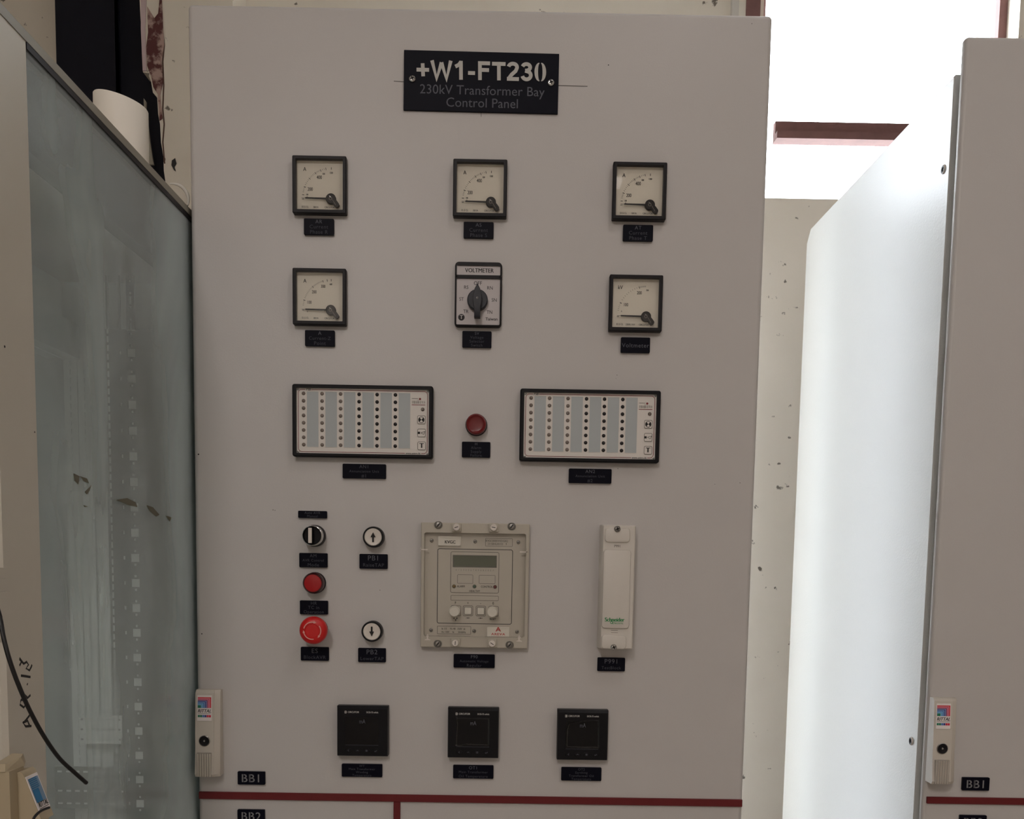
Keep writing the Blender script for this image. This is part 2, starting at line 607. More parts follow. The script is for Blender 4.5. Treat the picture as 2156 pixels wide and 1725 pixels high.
# ceiling lamps (two fluorescent fittings in front of the panel, plus two added fill lamps)
def ceiling_light(x, y, lx, ly, power, label):
    t = thing('ceiling_light', label, 'lamp', x, ZC, y, 'fluorescent ceiling lights')
    MB().box(CEIL, -lx / 2 - 0.03, lx / 2 + 0.03, -ly / 2 - 0.03, ly / 2 + 0.03, -0.07, 0.0).build('housing', t, flat=True)
    MB().box(mat('lit_diffuser_%d' % int(power), (255, 250, 240), 0.6, emit=power), -lx / 2, lx / 2, -ly / 2, ly / 2, -0.085, -0.07).build('diffuser', t, flat=True)
    return t


ceiling_light(0.62, -1.22, 0.26, 0.55, LAMP_KEY, 'square fluorescent ceiling light above the aisle nearest the panel')
ceiling_light(0.25, -3.815, 0.56, 0.12, LAMP_FAR, 'slim fluorescent ceiling light farther back, across the aisle')
ceiling_light(-0.6, -3.3, 0.32, 1.2, FILL_LEFT, 'long added fill light on the left side of the room, out of view')  # unseen fill lamp added to brighten the inside of the glazed cabinet
ceiling_light(2.0, -2.9, 0.34, 1.2, FILL_RIGHT, 'long added fill light on the right side of the room, out of view')  # unseen fill lamp added to brighten the stile of the glazed door

# ------------------------------------------------------------------ handle shared by the two grey cabinets
EMB = [(214, 30, 60), (206, 70, 120), (128, 40, 110), (60, 60, 140), (70, 120, 190), (90, 160, 210), (30, 120, 90)]


def emblem(b, cx, cz, w, h, y, cols=EMB):
    n = len(cols)
    for k, c in enumerate(cols):
        f = 1 - k * 0.125
        m = mat('emblem_%d_%d_%d' % c, c, 0.45)
        ww, hh = w * f, h * f
        b.rect(m, ww, hh, y - 0.00006 * (2 * k + 1), cx - w / 2 + ww / 2, cz - h / 2 + hh / 2)
        if k < n - 1:
            f2 = f - 0.085
            b.rect(PINK if k < 2 else (mat('pale_blue_print', (150, 190, 220), 0.5)), w * f2, h * f2, y - 0.00006 * (2 * k + 2), cx - w / 2 + w * f2 / 2, cz - h / 2 + h * f2 / 2)


HMAT = mat('handle_light_grey_plastic', (205, 198, 188), 0.45)


def swing_handle(parent, x, z, w=0.0335, h=0.122):
    """closed swing handle; origin at its centre on the door"""
    D = 0.024
    b = MB()
    prof = [(0.0, h / 2), (-0.012, h / 2), (-0.016, h / 2 - 0.004), (-D + 0.004, -0.002), (-D + 0.004, -0.020), (-D, -h / 2 + 0.004), (-D + 0.003, -h / 2), (0.0, -h / 2)]
    xl, xr = -w / 2, w / 2 - 0.0075
    b.loft([[(xl, y, zz) for y, zz in prof], [(xr, y, zz) for y, zz in prof]], HMAT)
    b.loft([[(xr, y * 0.93, zz) for y, zz in prof], [(w / 2 - 0.0015, y * 0.80, zz) for y, zz in prof], [(w / 2, y * 0.70, zz) for y, zz in prof]], HMAT)
    o = b.build('handle', parent)
    o.location = (x, 0, z)

    def yat(zz):
        return -0.016 - (D - 0.004 - 0.016) * (h / 2 - 0.004 - zz) / (h / 2 - 0.004 + 0.002)
    cx = (xl + xr) / 2
    # sticker lies on the sloped upper face
    s = MB()
    s.slab(mat('sticker_white', (236, 228, 226), 0.5), 0.0205, 0.036, 0.0, -0.0004, 0.0006, 0.0001)
    emblem(s, 0.0, 0.0078, 0.0185, 0.0150, -0.0005)
    s.text(INK, 'RITTAL', 0.0068, -0.0006, 0, -0.0042, bold=0.00018, shear=0.25, sx=0.86)
    s.rect(INK, 0.0185, 0.0005, -0.0005, 0, -0.0078)
    for k, c in enumerate([(30, 120, 90), (30, 120, 90), (70, 120, 190), (60, 60, 140), (206, 40, 70), (214, 30, 60)]):
        s.rect(mat('emblem_%d_%d_%d' % c, c, 0.45), 0.0028, 0.0032, -0.0005, -0.0077 + 0.00308 * k, -0.0112)
    so = s.build('sticker', o)
    slope = math.atan2(D - 0.004 - 0.016, h / 2 - 0.004 + 0.002)
    zz = h / 2 - 0.025
    so.location = (cx, yat(zz) - 0.0004, zz)
    so.rotation_euler = (-slope, 0, 0)
    k = MB()
    k.lathe(STEEL, [(0.0078, 0), (0.0078, -0.0015), (0.0070, -0.0022)], cap1=False)
    k.lathe(BLACK, [(0.0069, -0.0020), (0.0040, -0.0012), (0.0030, -0.0010)], cap0=False)
    k.lathe(STEEL, [(0.0016, -0.001), (0.0013, -0.0026), (0.0006, -0.003)])
    k.box(BLACK, -0.0068, 0.0068, -0.0023, -0.0018, -0.0012, 0.0012)
    ko = k.build('lock_cylinder', o)
    ko.location = (cx, -D + 0.0045, -0.010)
    g = MB()
    gz0, gz1 = -h / 2 + 0.001, -h / 2 + 0.0345
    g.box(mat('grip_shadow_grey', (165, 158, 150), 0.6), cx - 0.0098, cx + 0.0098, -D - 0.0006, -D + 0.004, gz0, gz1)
    for j in range(6):
        xx = cx - 0.0084 + j * 0.00336
        g.loft([[(xx - 0.0010, -D - 0.0006, zz_), (xx, -D - 0.0024, zz_), (xx + 0.0010, -D - 0.0006, zz_)] for zz_ in (gz0, gz1 - 0.001)], HMAT)
    g.build('grip', o)
    return o


# ------------------------------------------------------------------ main control cabinet
ML, MR, MT = -0.4352, 0.3424, 2.1195
main = thing('control_cabinet', 'light grey control panel cabinet in the centre, full of meters and switches', 'cabinet', (ML + MR) / 2, 0.0)
mx0 = (ML + MR) / 2
bd = MB()
bd.box(PAINT, ML + 0.006 - mx0, MR - 0.006 - mx0, 0.022, 0.77, 0.10, MT - 0.012)
bd.box(SEAL, ML + 0.012 - mx0, MR - 0.012 - mx0, 0.012, 0.022, 0.11, MT - 0.02)
bd.box(DARKSHEET, ML + 0.01 - mx0, MR - 0.01 - mx0, 0.03, 0.75, 0.0, 0.10)
bd.build('body', main, flat=True)


def door(parent, x0, x1, z0, z1, y1, m, ox, name='door', marks=None):
    w, h = x1 - x0, z1 - z0
    cx, cz = (x0 + x1) / 2 - ox, (z0 + z1) / 2
    r = 0.006
    lp = [rr(w, h, r, y1, 5, cx, cz), rr(w, h, r, 0.006, 5, cx, cz)]
    for k in range(1, 5):
        a = math.pi / 2 * k / 4
        q = 0.006 * (1 - math.cos(a))
        lp.append(rr(w - 2 * q, h - 2 * q, max(r - q, 2e-4), 0.006 - 0.006 * math.sin(a), 5, cx, cz))
    d = MB().loft(lp, m)
    if marks:
        marks(d)
    return d.build(name, parent)


def main_marks(d):
    PEN = mat('pencil_line', (92, 88, 84), 0.8)
    p = lambda u, v: (W(u, v)[0] - mx0, W(u, v)[1])
    d.line(PEN, p(829, 171), p(860, 173), 0.0009, -0.0002)
    d.line(PEN, p(1170, 180), p(1237, 182), 0.0009, -0.0002)
    d.line(PEN, p(1013, 236), p(1013, 246), 0.0006, -0.0002)
    for u, v, r in ((418, 957, 0.0011), (1281, 137, 0.0008), (425, 1335, 0.0009), (575, 1074, 0.0007), (579, 1075, 0.0006), (1299, 790, 0.0006), (1297, 797, 0.0004),
                    (1558, 1017, 0.0006), (1505, 1020, 0.0005), (1583, 50, 0.0006), (1301, 987, 0.0006), (800, 1243, 0.0006)):
        d.disc(INK_G if r < 0.0008 else INK, r, -0.0002, *p(u, v), n=8)


door(main, ML, MR, 0.115, MT, 0.016, PAINT, mx0, marks=main_marks)


def strip(parent, x0, x1, z0, z1, ox):
    s = MB().slab(STRIPE, x1 - x0, z1 - z0, 0.0, -0.0034, 0.0008, 0.0004, (x0 + x1) / 2 - ox, (z0 + z1) / 2)
    return s.build('mimic_strip', parent)


zt, zb = W(990, 1675)[1], W(990, 1690)[1]
strip(main, W(420, 1675)[0], W(1562, 1690)[0], zb, zt, mx0)
strip(main, W(829, 1700)[0], W(843, 1700)[0], 0.55, zb, mx0)
hx0, hz0 = W(418.5, 1452, 0)
hx1, hz1 = W(467, 1632, -0.012)
swing_handle(main, hx0 + 0.0168 - mx0, (hz0 + hz1) / 2)

# ------------------------------------------------------------------ right cabinet
RL, RR_, RT = 0.601, 1.385, 2.098
rc = thing('switch_cabinet', 'light grey cabinet at the right with its bright side panel turned to the window', 'cabinet', (RL + RR_) / 2, 0.0)
rx0 = (RL + RR_) / 2
bd = MB()
bd.box(PAINT, RL + 0.02 - rx0, RR_ - 0.01 - rx0, 0.040, 0.725, 0.10, RT - 0.045)
bd.box(SEAL, RL + 0.014 - rx0, RR_ - 0.014 - rx0, 0.010, 0.040, 0.11, RT - 0.02)
bd.box(DARKSHEET, RL + 0.03 - rx0, RR_ - 0.03 - rx0, 0.05, 0.70, 0.0, 0.10)
bd.build('body', rc, flat=True)
SP_Y0, SP_Y1, SP_T = 0.040, 0.735, 2.066
sp = MB()
cut = 0.022
prof = [(SP_Y0, 0.11), (SP_Y1, 0.11), (SP_Y1, SP_T - cut), (SP_Y1 - cut * 1.1, SP_T), (SP_Y0, SP_T)]
xo = RL + 0.004 - rx0
sp.loft([[(xo + 0.018, y, z) for y, z in prof], [(xo + 0.0015, y, z) for y, z in prof],
         [(xo, y + (0.0015 if y < 0.3 else -0.0015), z + (0.0015 if z < 1 else -0.0015)) for y, z in prof]], PAINT_R)
spo = sp.build('side_panel', rc)
for u, v in ((1987, 357), (1919, 1561)):
    yy, zz = WX(u, v, RL + 0.004)
    q = MB()
    q.loft([[(p[1], p[0], p[2]) for p in circ(r, d, 20)] for r, d in ((0.0062, 0.0), (0.0062, -0.001), (0.0054, -0.0018))], WHITE, cap1=False)
    q.loft([[(p[1], p[0], p[2]) for p in circ(r, d, 20)] for r, d in ((0.0054, -0.0018), (0.0032, -0.0016), (0.0028, -0.0006))], BLACK, cap0=False)
    qo = q.build('panel_screw', spo)
    qo.location = (xo, yy, zz)
door(rc, RL, RR_, 0.115, RT, 0.010, PAINT, rx0)
zt2, zb2 = W(1985, 1678)[1], W(1985, 1692)[1]
strip(rc, W(1950, 1685)[0], RR_ - 0.01, zb2, zt2, rx0)
ha = W(1968, 1474, -0.018)
hb = W(2011, 1648, -0.018)
swing_handle(rc, (ha[0] + hb[0]) / 2 - 0.0005 - rx0, (ha[1] + hb[1]) / 2, 0.0335, 0.121)
# raised coupling plate on the roof
MB().box(PAINT, W(2128, 68)[0] - rx0, RR_ - 0.05 - rx0, 0.03, 0.5, RT - 0.045, RT + 0.012).build('roof_plate', rc, flat=True)

# ------------------------------------------------------------------ left cabinet with the glazed door facing the aisle
GX = -0.441
LZ = 1.8585
LYN, LYF = -0.56, 0.36
LB = -0.772
lc = thing('glazed_cabinet', 'older grey cabinet at the left with a dirty glass door and empty perforated frame', 'cabinet', 0, 0)
b = MB()
b.box(PAINT_OLD, LB, GX - 0.046, LYN, LYF, LZ - 0.014, LZ)           # roof
b.box(INNER, LB, LB + 0.012, LYN, LYF, 0.1, LZ - 0.014)              # back sheet
b.box(INNER, LB + 0.012, GX - 0.024, LYF - 0.012, LYF, 0.1, LZ - 0.014)
b.box(DARKSHEET, LB, GX - 0.03, LYN + 0.01, LYF - 0.01, 0.0, 0.1)
b.box(PAINT_OLD, GX - 0.06, GX - 0.026, -0.68, -0.555, 0.1, LZ - 0.014)  # near post beside the door
b.build('body', lc, flat=True)
b = MB()
b.box(mat('blackish_rail', (20, 20, 23), 0.7, spec=0.2), GX - 0.0455, GX - 0.026, -0.555, LYF - 0.012, LZ - 0.080, LZ - 0.001)
b.build('top_rail', lc, flat=True)
# door: near stile, thin top rim, glass
SY0, SY1 = -0.539, -0.4625
b = MB()
st = [(-0.024, SY0), (-0.004, SY0), (0.0, SY0 + 0.004), (0.0, SY1 - 0.001), (-0.001, SY1), (-0.024, SY1)]
b.loft([[(GX + x, y, z) for x, y in st] for z in (0.12, LZ - 0.006)], PAINT_OLD)
dstile = b.build('door', lc)
for (u_, v_), r in (((9, 730), 0.0012), ((72, 910), 0.0008)):
    y, z = WX(u_, v_, GX)
    tb = MB()
    tb.loft([[(GX + 0.0004, y + p[0], z + p[2]) for p in circ(r, 0, 8)], [(GX + 0.0008, y + 0.5 * p[0], z + 0.5 * p[2]) for p in circ(r, 0, 8)]], INK)
    tb.build('paint_chip', dstile)
b = MB()
b.box(RIM, GX - 0.032, GX + 0.001, SY0, LYF, LZ - 0.0005, LZ + 0.003)
b.box(RIM, GX - 0.010, GX + 0.001, SY0, LYF, LZ - 0.006, LZ - 0.0005)
b.box(BLACK, GX - 0.008, GX + 0.0006, SY1, LYF, LZ - 0.012, LZ - 0.006)
b.build('door_rim', dstile, flat=True)
b = MB()
b.box(DIRTY_HAZE, GX - 0.006, GX - 0.001, SY1, LYF - 0.02, 0.12, LZ - 0.012)
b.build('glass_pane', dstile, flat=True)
# brown tape residue stuck to the glass
TAPE = mat('tape_residue', (112, 108, 92), 0.8)
b = MB()
o3 = lambda pts: [(lambda q: (q[0], q[1]))(WX(u, v, GX)) for u, v in pts]
for pts in ([(156, 997), (168, 1003), (166, 1020), (158, 1012)], [(170, 1003), (184, 1008), (188, 1018), (178, 1014)], [(180, 1036), (190, 1026), (193, 1022), (189, 1034), (184, 1041)],
            [(246, 1053), (268, 1049), (286, 1058), (290, 1068), (272, 1064)], [(310, 1064), (322, 1068), (336, 1084), (330, 1088), (316, 1076)],
            [(350, 1086), (362, 1090), (358, 1098)], [(177, 1064), (186, 1067), (180, 1068)]):
    q = o3(pts)
    MB().loft([[(GX - 0.0008, y, z) for y, z in q], [(GX - 0.0002, y, z) for y, z in q]], TAPE).build('tape_residue', dstile, flat=True)
# hand-written mark on the stile
b = MB()
strokes = [[(41, 1386), (46, 1392), (41, 1402)], [(41, 1388), (50, 1398), (56, 1394), (60, 1400), (55, 1408), (62, 1412), (66, 1404), (67, 1400)],
           [(44, 1423), (52, 1424), (64, 1426)], [(57, 1440), (58, 1442)], [(42, 1460), (50, 1462), (58, 1470), (64, 1464)], [(44, 1474), (42, 1484), (50, 1490), (56, 1482), (50, 1474), (44, 1474)],
           [(46, 1462), (50, 1470), (54, 1478)], [(62, 1507), (55, 1516), (48, 1522), (54, 1530), (66, 1529)], [(48, 1522), (58, 1518), (62, 1528)]]
for s in strokes:
    q = [WX(u, v, GX) for u, v in s]
    b.tube(MARK, [(GX + 0.0003, y, z) for y, z in q], 0.0013, 6)
b.build('handwriting', dstile, xform=Matrix.Translation((GX, 0, 0)) @ Matrix.Diagonal((0.12, 1, 1, 1)) @ Matrix.Translation((-GX, 0, 0)), flat=True)
# hinge and lock guide blocks at the near edge
b = MB()
for v0, v1 in ((1196, 1218), (1218, 1244), (1246, 1268), (1270, 1300), (1302, 1326), (1328, 1350)):
    ya, za = WX(0, v0, GX + 0.010)
    yb, zb_ = WX(19, v1, GX + 0.010)
    b.box(PAINT_OLD, GX, GX + 0.010, ya - 0.03, yb, zb_, za)
b.build('hinge', dstile, flat=True)
# swing handle on the stile (its face looks across the aisle)
hp = lambda u, v, X: WX(u, v, X)
b = MB()
HX = GX + 0.014
ya, za = hp(19, 1616, HX)
yb, zb_ = hp(50, 1616, HX)
HB = mat('yellowed_handle_plastic', (178, 164, 138), 0.5)
b.box(HB, GX, HX, ya, yb, za - 0.14, za - 0.004)
b.loft([[(HX - 0.003, ya - 0.001, za - 0.004), (HX + 0.001, yb, za - 0.004), (HX - 0.002, yb + 0.008, za - 0.002), (GX, yb + 0.008, za - 0.002), (GX, ya - 0.001, za - 0.004)],
        [(HX - 0.005, ya + 0.004, za + 0.002), (HX - 0.001, yb - 0.002, za + 0.004), (HX - 0.004, yb + 0.008, za + 0.005), (GX, yb + 0.008, za + 0.005), (GX, ya + 0.004, za + 0.002)]], HB)
b.box(HB, GX, HX - 0.003, yb, yb + 0.006, za - 0.14, za - 0.004)
handle_l = b.build('handle', dstile, flat=True)
b = MB()
# swung-out lever: its face slopes away from the door towards the lower end
lyc, lzc = WX(79, 1668, GX + 0.026)
ly0, ly1 = lyc - 0.0118, lyc + 0.0118
lz = lambda d: lzc + d
lev = [(0.008, 0.0185), (0.017, 0.0205), (0.0195, 0.0180), (0.0325, -0.0180), (0.0345, -0.0235), (0.030, -0.0260), (0.034, -0.060), (0.022, -0.100), (0.008, -0.100)]
b.loft([[(GX + x, y, lz(z)) for x, z in lev] for y in (ly0, ly1)], HB)
levo = b.build('lever', handle_l)
b = MB()
b.slab(mat('sticker_white', (236, 228, 226), 0.5), 0.0220, 0.0330, 0.0, -0.0005, 0.0008, 0.0001)
BL = mat('sticker_blue', (40, 118, 170), 0.5)
BL2 = mat('sticker_pale_blue', (130, 160, 190), 0.5)
b.rect(BL2, 0.0185, 0.0225, -0.0007, 0, 0.0025)
b.rect(BL, 0.0115, 0.0120, -0.0009, -0.0035, -0.0025)
for k in range(6):
    b.rect(BL, 0.0145, 0.0010, -0.0009, -0.0018, 0.0132 - k * 0.0017)
b.text(INK, 'RITTAL', 0.0066, -0.0007, 0.0006, -0.0112, bold=0.00018, shear=0.25, sx=0.85)
b.rect(INK, 0.0180, 0.0005, -0.0007, 0, -0.0145)
so = b.build('sticker', handle_l)
# sticker sits on the sloped face of the lever: local -y must look along the face normal (+x, slightly up and towards the aisle)
upv = Vector(((0.0195 - 0.0325), 0, 0.0360)).normalized()
nrm = Vector((upv.z, 0, -upv.x))
yax = -nrm
xax = yax.cross(upv)
so.matrix_local = Matrix(((xax.x, yax.x, upv.x, GX + 0.0261), (xax.y, yax.y, upv.y, lyc), (xax.z, yax.z, upv.z, lzc), (0, 0, 0, 1)))

# perforated inner frame behind the glass
FY = LYF - 0.06
RAIL = mat('zinc_rail', (112, 122, 120), 0.5, metal=0.1)


def perforated(m, x0, x1, z0, z1, holes, y, t=0.002):
    """sheet facing the viewer with rectangular holes (hx0, hx1, hz0, hz1)"""
    b = MB()
    i = b.mi(m)
    X = sorted({x0, x1, *[h[0] for h in holes], *[h[1] for h in holes]})
    Z = sorted({z0, z1, *[h[2] for h in holes], *[h[3] for h in holes]})
    for a, c in zip(X[:-1], X[1:]):
        run = None
        for d, e in zip(Z[:-1], Z[1:]):
            hole = any(h[0] <= (a + c) / 2 <= h[1] and h[2] <= (d + e) / 2 <= h[3] for h in holes)
            if hole:
                if run is not None:
                    b.box(m, a, c, y, y + t, run, d)
                    run = None
            elif run is None:
                run = d
        if run is not None:
            b.box(m, a, c, y, y + t, run, z1)
    return b


fz = lambda v, u=280: W(u, v, FY)[1]
fx = lambda u, v=1200: W(u, v, FY)[0]
holes = []
v = 683.0
px_ = fx(285, 1200)
zt_ = fz(683)
pitch = (fz(1175) - fz(1591)) / 8
z = fz(1175)
zlist = [z + pitch * k for k in range(-14, 13)]
for zc in zlist:
    holes.append((px_ - 0.0068, px_ + 0.0068, zc - 0.0068, zc + 0.0068))
    holes.append((px_ - 0.0020, px_ + 0.0020, zc + 0.0095, zc + 0.0135))
    holes.append((px_ - 0.0020, px_ + 0.0020, zc - 0.0135, zc - 0.0095))
    holes.append((px_ - 0.0200, px_ - 0.0165, zc - 0.0030, zc + 0.0030))
    for q in (-0.5, -0.17, 0.17):
        holes.append((px_ - 0.0405, px_ - 0.0368, zc + pitch * q - 0.0050, zc + pitch * q + 0.0050))
rail = perforated(RAIL, px_ - 0.044, GX - 0.035, 0.12, LZ - 0.10, holes, FY).build('perforated_rail', lc, flat=True)
MB().box(INNER, px_ - 0.0435, px_ + 0.012, FY + 0.0021, FY + 0.004, 0.12, LZ - 0.10).build('hole_tone_strip', rail, flat=True)  # white strip added as the light showing through the rail holes
# second pair of slim rails further left and their plate
for u0, u1 in ((140, 166), (168, 196)):
    xa, xb = fx(u0), fx(u1)
    hs = []
    zz = 0.3
    while zz < LZ - 0.15:
        hs.append(((xa + xb) / 2 - 0.0015, (xa + xb) / 2 + 0.0015, zz, zz + 0.008))
        zz += 0.014
    perforated(INNER, xa, xb, 0.12, fz(700), hs, FY + 0.012).build('slim_rail', lc, flat=True)
# bright mounting plate behind
b = MB()
b.box(INNER, fx(196), fx(252), FY + 0.02, FY + 0.023, 0.12, fz(1075))
b.build('mounting_plate', lc, flat=True)
# cross rails


def cross_rail(u0, u1, v0, v1, y, m, rows, n, sz):
    xa, xb = W(u0, v0, y)[0], W(u1, v0, y)[0]
    z1_, z0_ = W(u0, v0, y)[1], W(u0, v1, y)[1]
    hs = []
    for r_ in rows:
        zc = z0_ + (z1_ - z0_) * r_
        for k in range(n):
            xc = xa + (xb - xa) * (k + 0.5) / n
            hs.append((xc - sz, xc + sz, zc - 0.0018, zc + 0.0018))
    o = perforated(m, xa, xb, z0_, z1_, hs, y).build('cross_rail', lc, flat=True)
    MB().box(ZINC if m is INNER else INNER, xa, xb, y + 0.0021, y + 0.004, z0_, z1_).build('hole_tone_strip', o, flat=True)  # strip added to set the brightness seen through the holes
    return o


cross_rail(97, 262, 1614, 1702, FY - 0.03, RAIL, (0.12, 0.42, 0.88), 9, 0.0045)
cross_rail(166, 256, 1506, 1566, FY - 0.012, INNER, (0.15, 0.5, 0.85), 8, 0.0022)
cross_rail(66, 205, 502, 536, FY - 0.01, INNER, (0.25, 0.75), 6, 0.0050)
# depth beams along the back sheet
b = MB()
b.box(INNER, LB + 0.012, LB + 0.06, LYN + 0.02, FY, LZ - 0.15, LZ - 0.095)
b.build('depth_beam', lc, flat=True)
b = MB()
b.box(INNER, LB + 0.012, LB + 0.035, LYN + 0.02, FY, fz(735) - 0.02, fz(735) + 0.03)
b.build('depth_beam', lc, flat=True)
# glint of a lifting eye near the panel, shaped as a white arc
ey, ez = W(364, 421, 0.03)
b = MB()
RE = 0.0215
AA = [math.radians(-30 + 130 * k / 20) for k in range(21)]
b.tube(mat('eye_glint_white', (244, 240, 232), 0.25), [(ey + RE * math.cos(a), 0.03, ez + RE * math.sin(a)) for a in AA],
       [0.0008 + 0.0016 * math.sin(math.pi * k / 20) for k in range(21)], 8)
b.build('lifting_eye_glint', lc)

# white roll standing on the left cabinet
rxx, _ = W(252, 230, -0.02)
b = MB()
b.loft([[(p[0], p[2], q - (0.24 * p[0] if q > 0.1 else 0.0)) for p in circ(r, 0, 40)]
        for r, q in ((0.0335, 0), (0.0345, 0.002), (0.0345, 0.1285), (0.0335, 0.1300), (0.016, 0.1300), (0.015, 0.1285), (0.015, 0.0))], PAPER)
roll = b.build('paper_roll')
roll.location = (rxx - 0.002, -0.01, LZ)
tag(roll, 'cream white paper roll standing on top of the glazed cabinet at the left', 'roll')

# loose black cable
def smooth(P, k=5):
    out = []
    for i in range(len(P) - 1):
        p0, p1, p2, p3 = (Vector(P[max(i - 1, 0)]), Vector(P[i]), Vector(P[i + 1]), Vector(P[min(i + 2, len(P) - 1)]))
        for j in range(k):
            t = j / k
            out.append(tuple(0.5 * (2 * p1 + (p2 - p0) * t + (2 * p0 - 5 * p1 + 4 * p2 - p3) * t * t + (3 * p1 - p0 - 3 * p2 + p3) * t ** 3)))
    return out + [tuple(P[-1])]


b = MB()
cp = [(-14, 1255), (0, 1300), (8, 1345), (20, 1390), (38, 1440), (62, 1495), (92, 1550), (125, 1597), (158, 1628), (182, 1649)]
dep = [GX + 0.012 + 0.045 * k / 9 for k in range(10)]
pts = [(X, *WX(u, v, X)) for (u, v), X in zip(cp, dep)]
b.tube(CABLE, smooth(pts), 0.0019, 10)
c = b.build('black_cable')
tag(c, 'thin black cable hanging loose in front of the glazed door at the left', 'cable')
b = MB()
cp = [(66, 1738), (72, 1722), (82, 1711), (92, 1705), (103, 1701)]
b.tube(CABLE, smooth([(GX + 0.040, *WX(u, v, GX + 0.040)) for u, v in cp]), 0.0012, 8)
tag(b.build('black_cable'), 'short black wire curling below the blue-stickered handle, bottom left', 'cable')

# ------------------------------------------------------------------ nameplates
PT = 0.0045


def nameplate(u, v, wpx, hpx, lines, label, name='nameplate', size=None, em=None, bold=0.0, group='engraved black nameplates', edge_top=False, plus=None):
    x, z = W(u, v, -PT)
    k = (-PT - CAM_Y) / F
    w, h = wpx * k, hpx * k
    t = thing(name, label, 'nameplate', x, z, 0, group)
    p = MB()
    p.slab(PLATE, w, h, -0.0012, -PT, 0.0014, 0.0003)
    p.slab(PLATE_EDGE, w, h, 0.0003, -0.0012, 0.0014, 0.0)
    p.build('plate', t)
    n = len(lines)
    L = MB()
    step = h / (n + 0.15)
    for i, s in enumerate(lines):
        m = em or (ENGR if i == 0 else ENGR_DIM)
        sz = size or min(step * 1.02, w * 1.4 / max(len(s), 1))
        zz = h / 2 - step * (i + 0.62)
        L.text(m, s, sz, -PT - 0.00015, 0, zz, bold=bold, space=1.12)
    L.build('lettering', t, flat=True)
    return t


k = nameplate
k(671.3, 477.5, 61, 32, ['AR', 'Current', 'Phase R'], 'small black nameplate reading AR, under the left meter of the top row')
k(1007.6, 484.5, 61, 32, ['AS', 'Current', 'Phase S'], 'small black nameplate reading AS, under the middle meter of the top row')
k(1343.4, 490.5, 61, 32, ['AT', 'Current', 'Phase T'], 'small black nameplate reading AT, under the right meter of the top row')
k(673.3, 712.3, 61, 32, ['A', 'Current-Z', 'Point'], 'small black nameplate headed by a single A, under the left meter of the second row')
k(1004, 714.7, 60, 33, ['SV', 'Voltage', 'Selector', 'Switch'], 'small black nameplate reading SV, under the voltmeter selector switch')
k(1338, 726.7, 60, 31, ['Voltmeter'], 'small black nameplate reading Voltmeter, under the kV meter', size=0.0080)
k(766.8, 992.5, 90, 30, ['AN1', 'Annunciation Unit', '#1'], 'wide black nameplate reading AN1, under the left annunciator', em=ENGR_DIM)
k(1242.6, 1002.6, 89, 30, ['AN2', 'Annunciation Unit', '#2'], 'wide black nameplate reading AN2, under the right annunciator')
k(1002.4, 947, 59, 32, ['H', 'Alarm', 'Supply', 'Failure'], 'small black nameplate headed H, under the round red lamp between the annunciators')
k(657.8, 1083.6, 60, 15, ['Auto AVR', 'Manual'], 'flattest black nameplate, above the black rotary switch', em=ENGR_DIM)
k(659.6, 1180, 59, 30, ['AM', 'AVR Control', 'Mode'], 'small black nameplate under the black rotary switch with the white bar', em=ENGR_DIM)
k(786.3, 1182.5, 59, 31, ['PB1', 'RaiseTAP'], 'small black nameplate reading PB1, under the up-arrow button')
k(660.7, 1279.5, 59, 29, ['HR', 'TC in', 'Operation'], 'small black nameplate under the red lamp and above the red mushroom button', em=ENGR_DIM)
k(662.5, 1377.3, 59, 29, ['ES', 'BlockAVR'], 'small black nameplate reading ES, under the red mushroom button')
k(783, 1380, 58.5, 30, ['PB2', 'LowerTAP'], 'small black nameplate reading PB2, under the down-arrow button')
k(998.3, 1392.4, 87, 29, ['F90', 'Automatic Voltage', 'Regular'], 'wide black nameplate reading F90, under the beige regulator')
k(1287, 1399.6, 58.5, 29, ['P991', 'TestBlock'], 'small black nameplate reading P991, under the tall white test block')
k(762, 1623, 86.5, 28, ['WT', 'Main Transformer', 'Winding', 'Temperature'], 'wide black nameplate under the left digital meter of the bottom row', em=ENGR_DIM)
k(996.4, 1626, 86.5, 29, ['OT1', 'Main Transformer', 'Oil Temperature'], 'wide black nameplate reading OT1, under the middle digital meter')
k(1224, 1630.6, 86, 29, ['OT2', 'Earthing', 'Transformer Oil', 'Temperature'], 'wide black nameplate reading OT2, under the right digital meter', em=ENGR_DIM)


def busbar_plate(u, v, s, label):
    t = nameplate(u, v, 58.5, 28.5, [s], label, size=0.0165, em=mat('engraved_mid_grey', (128, 128, 130), 0.7), bold=0.0002, group='busbar nameplates')
    let = next(o for o in t.children if o.name.startswith('lettering'))
    xs_ = [v_.co.x for v_ in let.data.vertices]
    # stencil gaps through the two B letters
    w = max(xs_) - min(xs_)
    g = MB()
    for f in (0.105, 0.465):
        g.rect(PLATE, 0.0008, 0.013, -PT - 0.0003, min(xs_) + w * f, 0)
    g.build('stencil_gap', t, flat=True)
    return t


busbar_plate(529, 1639, 'BB1', 'small black nameplate reading BB1, above the red strip beside the handle of the central cabinet')
busbar_plate(528.5, 1719, 'BB2', 'small black nameplate reading BB2, cut by the picture edge below the central BB1 plate')
busbar_plate(2055, 1651.5, 'BB1', 'small black nameplate reading BB1, on the right cabinet above its red strip')
busbar_plate(2049, 1731, 'BB2', 'small black nameplate at the bottom edge on the right cabinet, below its red strip')

